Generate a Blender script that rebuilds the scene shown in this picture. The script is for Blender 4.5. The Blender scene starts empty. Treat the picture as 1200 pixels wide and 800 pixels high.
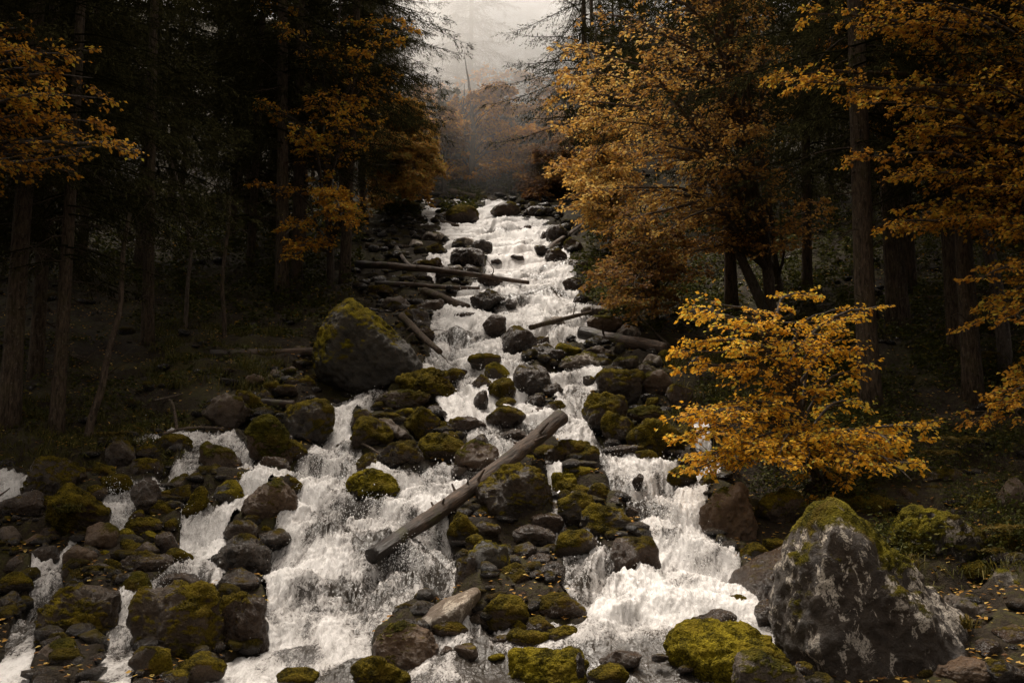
import bpy, math, random
import numpy as np
from mathutils import Vector, noise as mnoise

random.seed(7)
RNG = np.random.default_rng(11)
scene = bpy.context.scene
COL = scene.collection
R = math.radians

# ------------------------------------------------------------------ camera
CAM = np.array([0.0, 0.0, 1.7]); PITCH = R(8.0); F = 1167.0
cd = bpy.data.cameras.new('camera'); cam = bpy.data.objects.new('camera', cd); COL.objects.link(cam)
cam.location = CAM; cam.rotation_euler = (R(90) + PITCH, 0, 0)
cd.lens = 35.0; cd.sensor_width = 36.0; cd.clip_end = 2000; cd.clip_start = 0.05
scene.camera = cam
FW = np.array([0, math.cos(PITCH), math.sin(PITCH)]); UP = np.array([0, -math.sin(PITCH), math.cos(PITCH)])

def ray(px, py):
    return FW + np.array([1.0, 0, 0]) * (px - 600) / F + UP * (400 - py) / F
def P(px, py, y):
    r = ray(px, py); return CAM + r * (y / r[1])
def project(X, Y, Z):
    d = Y * FW[1] + (Z - CAM[2]) * FW[2]
    u = Y * UP[1] + (Z - CAM[2]) * UP[2]
    return 600 + F * X / d, 400 - F * u / d

# ------------------------------------------------------------------ noise
def _h(i, j, k, s):
    n = (i.astype(np.int64) * 374761393 + j.astype(np.int64) * 668265263 + k.astype(np.int64) * 2147483647 + s * 1013904223) & 0xffffffff
    n = ((n ^ (n >> 13)) * 1274126177) & 0xffffffff
    n = ((n ^ (n >> 16)) * 2246822519) & 0xffffffff
    return ((n ^ (n >> 15)) & 0xffffff) / float(0xffffff)
def vn(x, y, z, s=0):
    xi, yi, zi = np.floor(x), np.floor(y), np.floor(z)
    fx, fy, fz = x - xi, y - yi, z - zi
    fx = fx * fx * fx * (fx * (fx * 6 - 15) + 10); fy = fy * fy * fy * (fy * (fy * 6 - 15) + 10); fz = fz * fz * fz * (fz * (fz * 6 - 15) + 10)
    r = 0
    for a in (0, 1):
        for b in (0, 1):
            for c in (0, 1):
                w = (fx if a else 1 - fx) * (fy if b else 1 - fy) * (fz if c else 1 - fz)
                r = r + w * _h(xi + a, yi + b, zi + c, s)
    return r * 2 - 1
def fbm(x, y, z, o=4, s=0, g=0.5):
    r = 0; a = 1.0; t = 0
    for k in range(o):
        r = r + a * vn(x, y, z, s + k * 17); t += a; a *= g
        x, y, z = (x * 1.6 + y * 1.2) + 3.1, (y * 1.6 - x * 1.2) + 7.7, z * 2.03 + 1.3
    return r / t
def ridged(x, y, z, o=4, s=0):
    r = 0; a = 1.0; t = 0
    for k in range(o):
        r = r + a * (1 - 2 * np.abs(vn(x, y, z, s + k * 17))); t += a; a *= 0.55
        x, y, z = (x * 1.6 + y * 1.2) + 3.1, (y * 1.6 - x * 1.2) + 7.7, z * 2.03 + 1.3
    return r / t

# ------------------------------------------------------------------ terrain function
def softplus(t, k=1.0):
    return np.logaddexp(0.0, t / k) * k
def base(x, y):
    z = 0.384 * softplus(y - 8.4, 0.8)
    z = z + 0.10 * softplus(y - 52, 3)
    z = z + 0.13 * softplus(x - 3.0 - 0.03 * y, 0.8) + 0.10 * softplus(-x - 5.6 + 0.03 * y, 0.8)
    return z
def hit(px, py, lo=3.0, hi=170.0):
    r = ray(px, py); y = np.arange(lo, hi, 0.02); X = r[0] / r[1] * y; Z = CAM[2] + r[2] / r[1] * y
    g = base(X, y) - Z; k = np.argmax(g > 0)
    if g[k] <= 0: k = len(y) - 1
    return np.array([X[k], y[k], Z[k]])

WATER = [
 [(570,240),(592,240),(612,262),(648,268),(645,292),(668,300),(672,345),(702,372),(700,398),(660,404),(648,415),(612,414),(595,428),(560,432),(545,436),(498,446),(506,405),(503,372),(530,352),(560,330),(574,300),(548,288),(512,278),(520,262),(550,262)],
 [(392,466),(456,458),(445,480),(412,486),(410,520),(440,556),(480,562),(530,548),(560,560),(545,590),(520,612),(528,640),(552,690),(500,712),(440,740),(440,775),(420,800),(400,860),(250,860),(300,790),(312,700),(302,650),(345,610),(352,570),(330,556),(365,530),(385,500)],
 [(500,435),(590,420),(612,412),(618,440),(612,470),(645,480),(640,500),(604,530),(585,575),(540,580),(520,560),(550,520),(540,500),(525,470),(518,450)],
 [(636,432),(705,440),(688,475),(690,505),(735,537),(800,545),(835,572),(822,602),(850,660),(868,680),(862,705),(890,725),(915,765),(960,860),(460,860),(500,745),(560,735),(690,745),(668,700),(650,650),(690,640),(740,690),(772,655),(745,610),(716,565),(690,530),(650,520),(640,500),(650,470)],
 [(655,640),(700,640),(760,700),(700,750),(660,700)],
 [(-300,560),(0,560),(42,558),(32,590),(15,608),(-300,640)],
 [(155,520),(190,520),(215,510),(280,514),(302,545),(320,560),(275,556),(255,545),(225,560),(205,582),(186,576),(210,545),(212,530),(155,527)],
 [(186,560),(160,570),(130,578),(104,610),(108,628),(152,622),(157,600),(190,590)],
 [(203,583),(216,600),(212,640),(240,650),(258,636),(285,610),(334,558),(300,560),(280,580),(255,606),(240,600),(222,600)],
 [(206,640),(268,640),(262,700),(215,692),(190,704),(163,722),(168,700),(200,680),(215,660)],
 [(84,628),(78,660),(72,690),(60,720),(36,760),(34,860),(-80,860),(0,775),(15,740),(33,700),(40,668),(70,650)],
 [(136,712),(164,712),(170,750),(150,800),(150,860),(100,860),(125,750)],
 [(497,232),(520,238),(545,246),(540,252),(512,243),(495,238)],
 [(497,246),(518,246),(514,262),(498,264)],
 [(507,293),(532,287),(528,312),(506,330),(498,320)],
 [(806,487),(822,492),(838,545),(850,570),(828,560),(810,515)],
 [(372,520),(330,500),(362,492)],
 [(640,545),(656,548),(660,590),(668,640),(655,650),(646,610),(643,580)],
 [(500,440),(520,470),(545,512),(535,520),(512,480),(494,452)],
 [(222,600),(240,622),(236,640),(222,630)],[(300,560),(345,552),(352,562),(318,574)],
 [(866,722),(890,722),(918,762),(955,840),(915,800),(895,765),(880,745)],
]
def poly_mask(px, py, poly):
    ins = np.zeros(px.shape, bool); n = len(poly)
    for i in range(n):
        x1, y1 = poly[i]; x2, y2 = poly[(i + 1) % n]
        c = ((y1 > py) != (y2 > py))
        with np.errstate(divide='ignore', invalid='ignore'):
            xx = (x2 - x1) * (py - y1) / (y2 - y1 + 1e-12) + x1
        ins ^= c & (px < xx)
    return ins
# raster of the wetted outline, looked up in the ground plan through the base terrain
_MX = np.arange(-320, 1010, 2.0); _MY = np.arange(225, 870, 2.0)
_gx, _gy = np.meshgrid(_MX, _MY)
_M = np.zeros(_gx.shape)
for _p in WATER: _M = np.maximum(_M, poly_mask(_gx, _gy, _p).astype(float))
for _ in range(3):
    q = np.pad(_M, 1, mode='edge')
    _M = (q[:-2, 1:-1] + q[2:, 1:-1] + q[1:-1, :-2] + q[1:-1, 2:] + 2 * q[1:-1, 1:-1]) / 6
def wet(x, y):
    px, py = project(x, y, base(x, y))
    px = px + 5 * vn(x * 2.2, y * 2.2, x * 0, 5); py = py + 3 * vn(x * 2.2, y * 2.2, x * 0, 9)
    i = (px - _MX[0]) / 2; j = (py - _MY[0]) / 2
    ok = (i > 0) & (i < len(_MX) - 2) & (j > 0) & (j < len(_MY) - 2) & (y > 5)
    i = np.clip(i, 0, len(_MX) - 2.01); j = np.clip(j, 0, len(_MY) - 2.01)
    ii = i.astype(int); jj = j.astype(int); fi = i - ii; fj = j - jj
    v = (_M[jj, ii] * (1 - fi) + _M[jj, ii + 1] * fi) * (1 - fj) + (_M[jj + 1, ii] * (1 - fi) + _M[jj + 1, ii + 1] * fi) * fj
    low = (y < 8.8) & (y > 4)          # the pool goes on below the picture
    v = np.where(low, np.maximum(np.where(ok, v, 0), ((x > -2.35 - 0.25 * (8.8 - y)) & (x < 2.0)).astype(float)), np.where(ok, v, 0))
    return v
def steps(x, y):
    w = y / 1.55 + 0.8 * vn(x * 0.6, y * 0.3, x * 0, 31) + 0.35 * vn(x * 1.9, y * 0.7, x * 0, 37)
    return 0.095 * np.sin(2 * np.pi * w) * np.clip((y - 8.6) / 1.2, 0, 1) + 0.05 * np.sin(2 * np.pi * w * 2 + 1.0) * np.clip((y - 8.6) / 1.2, 0, 1)
def ground(x, y):                    # height shared by bed and water
    b = 0.16 * fbm(x * 0.55, y * 0.55, x * 0, 4, 3) + 0.4 * np.clip((np.hypot(x, y - 10) - 12) / 25, 0, 1) * fbm(x * 0.12, y * 0.12, x * 0, 3, 8)
    return base(x, y) + b * 0.8 + steps(x, y) * np.clip(1 - (np.abs(x) - 6) / 3, 0, 1)
def ground1(x, y): return float(ground(np.array([float(x)]), np.array([float(y)]))[0])

# ------------------------------------------------------------------ mesh helpers
class MB:
    def __init__(s): s.V = []; s.Q = []; s.T = []; s.n = 0; s.A = []; s.B = []
    def add(s, v, quads=None, tris=None, a=None, b=None):
        v = np.asarray(v, float).reshape(-1, 3)
        if quads is not None: s.Q.append(np.asarray(quads).reshape(-1, 4) + s.n)
        if tris is not None: s.T.append(np.asarray(tris).reshape(-1, 3) + s.n)
        s.V.append(v); s.n += len(v)
        s.A.append(np.full(len(v), 0.5) if a is None else np.broadcast_to(a, (len(v),)).astype(float))
        s.B.append(np.full(len(v), 0.5) if b is None else np.broadcast_to(b, (len(v),)).astype(float))
    def build(s, name, mat, parent=None, smooth=True, attrs=('va', 'vb')):
        V = np.concatenate(s.V); fl = []; tot = []
        if s.Q: q = np.concatenate(s.Q); fl.append(q.ravel()); tot.append(np.full(len(q), 4))
        if s.T: t = np.concatenate(s.T); fl.append(t.ravel()); tot.append(np.full(len(t), 3))
        return mesh_obj(name, V, np.concatenate(fl), np.concatenate(tot), mat, parent, smooth, {attrs[0]: np.concatenate(s.A), attrs[1]: np.concatenate(s.B)})
def mesh_obj(name, V, loops, tot, mat, parent=None, smooth=True, attrs=None):
    me = bpy.data.meshes.new(name)
    me.vertices.add(len(V)); me.vertices.foreach_set('co', np.ascontiguousarray(V, dtype=np.float32).ravel())
    me.loops.add(len(loops)); me.loops.foreach_set('vertex_index', loops.astype(np.int32))
    me.polygons.add(len(tot)); st = np.zeros(len(tot), np.int32); st[1:] = np.cumsum(tot)[:-1]
    me.polygons.foreach_set('loop_start', st)
    me.update(calc_edges=True)
    me.polygons.foreach_set('use_smooth', np.full(len(tot), smooth, bool))
    for k, a in (attrs or {}).items():
        at = me.attributes.new(k, 'FLOAT', 'POINT'); at.data.foreach_set('value', a.astype(np.float32))
    me.materials.append(mat); me.validate(clean_customdata=False)
    o = bpy.data.objects.new(name, me); COL.objects.link(o)
    if parent: o.parent = parent
    return o
def tag(o, label=None, cat=None, group=None, kind=None):
    if label: o['label'] = label
    if cat: o['category'] = cat
    if group: o['group'] = group
    if kind: o['kind'] = kind
    return o
def empty(name, loc=(0, 0, 0), rz=0):
    o = bpy.data.objects.new(name, None); COL.objects.link(o); o.location = loc; o.rotation_euler = (0, 0, rz); o.empty_display_size = 0.2
    return o
def copy_tree(o, parent=None):
    c = o.copy(); COL.objects.link(c); c.parent = parent
    for ch in list(o.children): copy_tree(ch, c)
    return c
def nrm(v): return v / (np.linalg.norm(v, axis=-1, keepdims=True) + 1e-12)
def frames(d):
    ref = np.where(np.abs(d[..., 2:3]) > 0.9, np.array([1.0, 0, 0]), np.array([0, 0, 1.0]))
    a = nrm(np.cross(d, ref)); return a, np.cross(a, d)
def segs(mb, A, B, ra, rb, k=4, a=0.5):
    """many tapered sticks at once"""
    A = np.asarray(A, float); B = np.asarray(B, float); n = len(A)
    if n == 0: return
    d = nrm(B - A); u, w = frames(d); ra = np.broadcast_to(ra, (n,)); rb = np.broadcast_to(rb, (n,))
    th = np.arange(k) * 2 * np.pi / k
    ring = u[:, None] * np.cos(th)[None, :, None] + w[:, None] * np.sin(th)[None, :, None]
    V = np.concatenate([A[:, None] + ring * ra[:, None, None], B[:, None] + ring * rb[:, None, None]], 1)
    i = np.arange(k); f = np.stack([i, (i + 1) % k, (i + 1) % k + k, i + k], 1)
    mb.add(V, (f[None] + (np.arange(n) * 2 * k)[:, None, None]), a=a)
def tube(mb, pts, rad, k=10, rough=0.0, seed=0, cap=True, a=0.5):
    pts = np.asarray(pts, float); n = len(pts); rad = np.broadcast_to(rad, (n,))
    d = nrm(np.gradient(pts, axis=0)); u = np.zeros_like(d); u[0] = frames(d[:1])[0][0]
    for i in range(1, n):
        v = u[i - 1] - d[i] * np.dot(u[i - 1], d[i]); u[i] = v / (np.linalg.norm(v) + 1e-9)
    w = np.cross(d, u); th = np.arange(k) * 2 * np.pi / k
    ring = u[:, None] * np.cos(th)[None, :, None] + w[:, None] * np.sin(th)[None, :, None]
    rr = np.repeat(rad[:, None], k, 1)
    if rough:
        rr = rr * (1 + rough * fbm(np.cos(th)[None] * 1.3 + 0 * rr, np.sin(th)[None] * 1.3 + 0 * rr, np.arange(n)[:, None] * 0.35 + 0 * rr, 3, seed))
    V = pts[:, None] + ring * rr[..., None]
    i = np.arange(n - 1)[:, None]; j = np.arange(k)[None]
    q = np.stack([i * k + j, i * k + (j + 1) % k, (i + 1) * k + (j + 1) % k, (i + 1) * k + j], -1)
    VV = V.reshape(-1, 3); tr = None
    if cap:
        VV = np.concatenate([VV, pts[:1], pts[-1:]]); c0 = n * k; c1 = c0 + 1; jj = np.arange(k)
        tr = np.concatenate([np.stack([np.full(k, c0), (jj + 1) % k, jj], 1), np.stack([np.full(k, c1), (n - 1) * k + jj, (n - 1) * k + (jj + 1) % k], 1)])
    mb.add(VV, q, tr, a=a)
def leaves(mb, pos, d, size, tint, width=0.55, flat=0.7, b=None):
    n = len(pos)
    if n == 0: return
    up = np.array([0, 0, 1.0]) * flat + RNG.normal(0, 0.45, (n, 3)); d = nrm(d)
    s = nrm(np.cross(d, up)); nn = np.cross(s, d); L = np.broadcast_to(size, (n,))[:, None]; w = L * width * 0.5
    b0 = pos; tip = pos + d * L - nn * L * 0.12
    l = pos + d * L * 0.45 + s * w + nn * L * 0.06; r = pos + d * L * 0.45 - s * w + nn * L * 0.06; m = pos + d * L * 0.5 - nn * L * 0.05
    V = np.stack([b0, l, tip, r, m], 1); f = np.array([[0, 4, 2, 1], [0, 3, 2, 4]])
    mb.add(V, f[None] + (np.arange(n) * 5)[:, None, None], a=np.repeat(tint, 5), b=None if b is None else np.repeat(b, 5))

# ------------------------------------------------------------------ materials
def mat(name):
    m = bpy.data.materials.new(name); m.use_nodes = True; nt = m.node_tree; nt.nodes.clear()
    out = nt.nodes.new('ShaderNodeOutputMaterial'); return m, nt, out
class N:
    def __init__(s, nt): s.nt = nt
    def n(s, t, inp=None, **kw):
        o = s.nt.nodes.new(t)
        for k, v in kw.items(): setattr(o, k, v)
        for k, v in (inp or {}).items():
            if isinstance(v, bpy.types.NodeSocket): s.nt.links.new(v, o.inputs[k])
            else: o.inputs[k].default_value = v
        return o
    def noise(s, vec, scale, detail=4, rough=0.55, dist=0.0):
        return s.n('ShaderNodeTexNoise', {'Vector': vec, 'Scale': scale, 'Detail': detail, 'Roughness': rough, 'Distortion': dist}).outputs['Fac']
    def mp(s, val, a, b, c=0.0, d=1.0):
        return s.n('ShaderNodeMapRange', {'Value': val, 'From Min': a, 'From Max': b, 'To Min': c, 'To Max': d}).outputs[0]
    def math(s, op, a, b=0.0, c=0.0):
        o = s.nt.nodes.new('ShaderNodeMath'); o.operation = op
        for i, v in enumerate((a, b, c)):
            if isinstance(v, bpy.types.NodeSocket): s.nt.links.new(v, o.inputs[i])
            else: o.inputs[i].default_value = v
        return o.outputs[0]
    def mix(s, f, a, b):
        o = s.nt.nodes.new('ShaderNodeMix'); o.data_type = 'RGBA'
        for k, v in ((0, f), (6, a), (7, b)):
            if isinstance(v, bpy.types.NodeSocket): s.nt.links.new(v, o.inputs[k])
            else: o.inputs[k].default_value = v if k == 0 else (*v, 1.0)
        return o.outputs[2]
    def ramp(s, f, stops):
        o = s.nt.nodes.new('ShaderNodeValToRGB'); s.nt.links.new(f, o.inputs[0]); e = o.color_ramp.elements
        while len(e) < len(stops): e.new(0.5)
        for k, (p, c) in enumerate(stops): e[k].position = p; e[k].color = (*c, 1)
        return o.outputs[0]
    def attr(s, name): return s.n('ShaderNodeAttribute', attribute_name=name).outputs['Fac']
    def bump(s, h, strength, dist, normal=None):
        i = {'Height': h, 'Strength': strength, 'Distance': dist}
        if normal: i['Normal'] = normal
        return s.n('ShaderNodeBump', i).outputs[0]
    def stretch(s, vec, sc):
        return s.n('ShaderNodeMapping', {'Vector': vec, 'Scale': sc}).outputs[0]
def principled(g, out, **kw):
    b = g.n('ShaderNodeBsdfPrincipled', {k.replace('_', ' '): v for k, v in kw.items()})
    g.nt.links.new(b.outputs[0], out.inputs[0]); return b

def rock_mat(name, dark, light, moss_a, moss_b, lichen=0.0, wet_rough=0.28, lich_scale=1.0):
    m, nt, out = mat(name); g = N(nt)
    co = g.n('ShaderNodeTexCoord').outputs['Object']; gm = g.n('ShaderNodeNewGeometry')
    oi = g.n('ShaderNodeObjectInfo').outputs['Random']
    va = g.attr('va'); vb = g.attr('vb')
    n1 = g.noise(co, 5.0, 8, 0.68); n2 = g.noise(co, 24.0, 6, 0.72); n3 = g.noise(co, 110.0, 3, 0.6)
    mixf = g.mp(g.math('ADD', n1, g.math('MULTIPLY', n2, 0.6)), 0.62, 0.98)
    stone = g.mix(mixf, dark, light)
    warm = g.mix(g.math('MULTIPLY', oi, 0.6), stone, tuple(c * k for c, k in zip(light, (1.1, 0.84, 0.6))))
    speck = g.mp(n3, 0.58, 0.7, 0, 0.35)
    stone = g.mix(speck, warm, tuple(min(1, c * 2.2) for c in light))
    if lichen:
        ln = g.noise(g.stretch(co, (1, 1, .6)), 9.0 * lich_scale, 8, 0.75, 0.6); l2 = g.noise(co, 2.2 * lich_scale, 3, 0.6)
        lf = g.mp(g.math('ADD', ln, g.math('MULTIPLY', g.math('SUBTRACT', l2, 0.5), 0.55)), 0.60 - 0.06 * lichen, 0.625 - 0.06 * lichen)
        lf = g.math('MULTIPLY', lf, g.mp(g.noise(co, 55.0, 3, 0.7), 0.40, 0.50, 0.1, 1.0))
        stone = g.mix(lf, stone, (0.60, 0.53, 0.45))
    mn = g.noise(co, 11.0, 5, 0.7)
    mf = g.mp(g.math('ADD', va, g.math('MULTIPLY', g.math('SUBTRACT', mn, 0.5), 0.9)), 0.42, 0.60)
    m2 = g.noise(co, 70.0, 3, 0.6)
    mc = g.mix(g.mp(g.math('ADD', g.noise(co, 6.0, 3), g.math('MULTIPLY', g.math('SUBTRACT', m2, 0.5), 0.7)), 0.35, 0.72), moss_a, moss_b)
    mc = g.mix(g.mp(g.noise(co, 3.0, 4), 0.52, 0.7, 0, 0.7), mc, (0.05, 0.022, 0.008))
    col = g.mix(mf, stone, mc)
    # colour multiplied darker towards the foot, paler towards the top
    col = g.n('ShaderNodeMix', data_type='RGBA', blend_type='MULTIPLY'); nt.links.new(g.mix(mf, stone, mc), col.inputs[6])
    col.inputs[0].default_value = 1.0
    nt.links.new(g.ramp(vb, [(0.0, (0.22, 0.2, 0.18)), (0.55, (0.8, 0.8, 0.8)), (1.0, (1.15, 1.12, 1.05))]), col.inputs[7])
    ro = g.mp(g.math('ADD', g.math('MULTIPLY', mf, 0.9), g.math('MULTIPLY', n2, 0.3)), 0.1, 0.9, wet_rough, 0.92)
    h = g.math('ADD', g.math('MULTIPLY', n1, 1.0), g.math('MULTIPLY', n2, 0.35))
    vo = g.n('ShaderNodeTexVoronoi', {'Vector': co, 'Scale': 42.0}).outputs['Distance']
    h = g.math('ADD', h, g.math('MULTIPLY', n3, 0.12))
    h2 = g.math('ADD', h, g.math('MULTIPLY', mf, g.math('ADD', g.math('MULTIPLY', m2, 0.5), g.math('MULTIPLY', vo, -0.35))))
    bp = g.bump(h2, 1.0, 0.085)
    principled(g, out, Base_Color=col.outputs[2], Roughness=ro, Normal=bp, Specular_IOR_Level=g.mp(mf, 0, 1, 0.5, 0.08))
    return m
M = {}
M['wet'] = rock_mat('wet_rock', (0.006, 0.0044, 0.003), (0.060, 0.039, 0.023), (0.028, 0.021, 0.003), (0.16, 0.118, 0.012), wet_rough=0.2)
M['moss'] = rock_mat('mossy_rock', (0.008, 0.006, 0.004), (0.072, 0.050, 0.030), (0.030, 0.024, 0.003), (0.22, 0.165, 0.014))
M['bright'] = rock_mat('bright_moss_rock', (0.014, 0.011, 0.007), (0.07, 0.055, 0.035), (0.045, 0.038, 0.004), (0.36, 0.285, 0.02))
M['brown'] = rock_mat('brown_rock', (0.022, 0.013, 0.007), (0.12, 0.080, 0.045), (0.028, 0.026, 0.004), (0.13, 0.11, 0.010), wet_rough=0.38)
M['grey'] = rock_mat('grey_rock', (0.018, 0.014, 0.010), (0.12, 0.092, 0.068), (0.028, 0.026, 0.004), (0.13, 0.11, 0.010), wet_rough=0.40)
M['lichen'] = rock_mat('lichen_rock', (0.007, 0.005, 0.0035), (0.060, 0.044, 0.030), (0.035, 0.032, 0.004), (0.21, 0.175, 0.016), lichen=1.0, wet_rough=0.45, lich_scale=1.0)
M['pale'] = rock_mat('dry_pale_rock', (0.05, 0.043, 0.035), (0.24, 0.21, 0.18), (0.05, 0.048, 0.004), (0.2, 0.17, 0.012), lichen=0.5, wet_rough=0.45)

def bark_mat(name, a, b, moss=0.3, white=0.0):
    m, nt, out = mat(name); g = N(nt); co = g.n('ShaderNodeTexCoord').outputs['Object']
    st = g.stretch(co, (1, 1, 0.22)); n1 = g.noise(st, 26, 5, 0.65, 0.4); n2 = g.noise(co, 3.0, 4); n3 = g.noise(co, 22, 4, 0.6)
    c = g.mix(g.mp(n1, 0.35, 0.65), a, b)
    c = g.mix(g.mp(n2, 0.5, 0.66, 0, moss), c, (0.05, 0.045, 0.008))
    c = g.mix(g.mp(n3, 0.60, 0.66, 0, 0.35 + white), c, (0.2, 0.18, 0.15))
    principled(g, out, Base_Color=c, Roughness=0.88, Normal=g.bump(n1, 0.9, 0.02), Specular_IOR_Level=0.2)
    return m
M['bark'] = bark_mat('spruce_bark', (0.020, 0.014, 0.009), (0.11, 0.078, 0.052))
M['bark_grey'] = bark_mat('beech_bark', (0.04, 0.032, 0.026), (0.13, 0.105, 0.085), 0.35, 0.3)
M['twig'] = bark_mat('twig_bark', (0.05, 0.038, 0.03), (0.17, 0.13, 0.10), 0.2, 0.2)
M['deadwood'] = bark_mat('dead_wood', (0.02, 0.013, 0.009), (0.12, 0.085, 0.06), 0.5, 0.2)
M['log'] = None
def log_mat():
    m, nt, out = mat('weathered_log_wood'); g = N(nt); co = g.n('ShaderNodeTexCoord').outputs['Object']
    st = g.stretch(co, (0.13, 1, 1)); n1 = g.noise(st, 34, 6, 0.7, 0.5); n2 = g.noise(co, 3.2, 5); n3 = g.noise(co, 60, 3)
    c = g.ramp(n1, [(0.3, (0.012, 0.007, 0.0045)), (0.5, (0.085, 0.052, 0.031)), (0.7, (0.23, 0.15, 0.10))])
    c = g.mix(g.mp(n2, 0.48, 0.6, 0, 0.75), c, (0.028, 0.018, 0.011))
    c = g.mix(g.mp(g.math('ADD', n2, g.math('MULTIPLY', n3, 0.2)), 0.70, 0.78, 0, 0.6), c, (0.08, 0.075, 0.01))
    sx = g.n('ShaderNodeSeparateXYZ', {0: co}).outputs[0]
    wt = g.mp(g.math('ADD', sx, g.math('MULTIPLY', n2, 1.2)), 0.7, 1.6)
    c = g.mix(wt, (0.020, 0.013, 0.008), c)
    principled(g, out, Base_Color=c, Roughness=g.mp(wt, 0, 1, 0.3, 0.7), Normal=g.bump(g.math('ADD', n1, g.math('MULTIPLY', g.noise(g.stretch(co, (.3, 1, 1)), 9, 4), 0.5)), 1.0, 0.04), Specular_IOR_Level=0.4)
    return m
M['log'] = log_mat()

def leaf_mat(name, stops, trans=0.45, spec=0.15):
    m, nt, out = mat(name); g = N(nt)
    c = g.ramp(g.attr('va'), stops)
    d = g.n('ShaderNodeBsdfPrincipled', {'Base Color': c, 'Roughness': 0.7, 'Specular IOR Level': spec})
    t = g.n('ShaderNodeBsdfTranslucent', {'Color': c})
    x = g.n('ShaderNodeMixShader', {0: trans, 1: d.outputs[0], 2: t.outputs[0]})
    nt.links.new(x.outputs[0], out.inputs[0]); return m
M['gold'] = leaf_mat('golden_beech_leaves', [(0.0, (0.26, 0.11, 0.014)), (0.3, (0.62, 0.30, 0.025)), (0.6, (0.90, 0.47, 0.035)), (0.85, (0.92, 0.60, 0.07)), (1.0, (0.60, 0.54, 0.09))])
M['orange'] = leaf_mat('orange_beech_leaves', [(0.0, (0.12, 0.062, 0.032)), (0.35, (0.40, 0.20, 0.055)), (0.7, (0.68, 0.38, 0.075)), (1.0, (0.80, 0.60, 0.20))])
M['amber'] = leaf_mat('amber_beech_leaves', [(0.0, (0.15, 0.06, 0.016)), (0.4, (0.48, 0.21, 0.026)), (0.75, (0.74, 0.39, 0.042)), (1.0, (0.50, 0.42, 0.06))])
M['russet'] = leaf_mat('russet_leaves', [(0.0, (0.10, 0.045, 0.025)), (0.4, (0.25, 0.12, 0.035)), (0.8, (0.42, 0.24, 0.05)), (1.0, (0.30, 0.25, 0.07))])
M['needle'] = leaf_mat('spruce_needles', [(0.0, (0.016, 0.015, 0.007)), (0.5, (0.038, 0.037, 0.015)), (1.0, (0.085, 0.075, 0.03))], 0.2, 0.0)
M['herb'] = leaf_mat('herb_leaves', [(0.0, (0.022, 0.025, 0.006)), (0.5, (0.065, 0.072, 0.013)), (0.85, (0.14, 0.12, 0.02)), (1.0, (0.35, 0.19, 0.025))], 0.25)
M['grass'] = leaf_mat('grass_blades', [(0.0, (0.025, 0.028, 0.006)), (0.6, (0.09, 0.082, 0.016)), (1.0, (0.16, 0.12, 0.025))], 0.25)
M['fern'] = leaf_mat('fern_fronds', [(0.0, (0.03, 0.028, 0.006)), (0.6, (0.12, 0.09, 0.018)), (1.0, (0.24, 0.15, 0.03))], 0.3)

def ground_mat():
    m, nt, out = mat('forest_floor'); g = N(nt); co = g.n('ShaderNodeTexCoord').outputs['Object']
    n1 = g.noise(co, 1.3, 6, 0.6); n2 = g.noise(co, 14, 5, 0.65); n3 = g.noise(co, 60, 3)
    c = g.ramp(g.math('ADD', g.math('MULTIPLY', n1, 0.5), g.math('MULTIPLY', n2, 0.5)), [(0.3, (0.008, 0.006, 0.0035)), (0.48, (0.028, 0.019, 0.010)), (0.58, (0.045, 0.040, 0.009)), (0.72, (0.085, 0.050, 0.018))])
    c = g.mix(g.mp(n3, 0.62, 0.72, 0, 0.35), c, (0.11, 0.055, 0.014))
    c2 = g.mix(g.mp(g.attr('vb'), 0.1, 0.5), c, (0.008, 0.006, 0.0045))
    principled(g, out, Base_Color=c2, Roughness=g.mp(g.attr('vb'), 0.1, 0.5, 0.9, 0.35), Normal=g.bump(g.math('ADD', n2, g.math('MULTIPLY', n3, 0.4)), 1.0, 0.05), Specular_IOR_Level=0.25)
    return m
M['ground'] = ground_mat()

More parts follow.
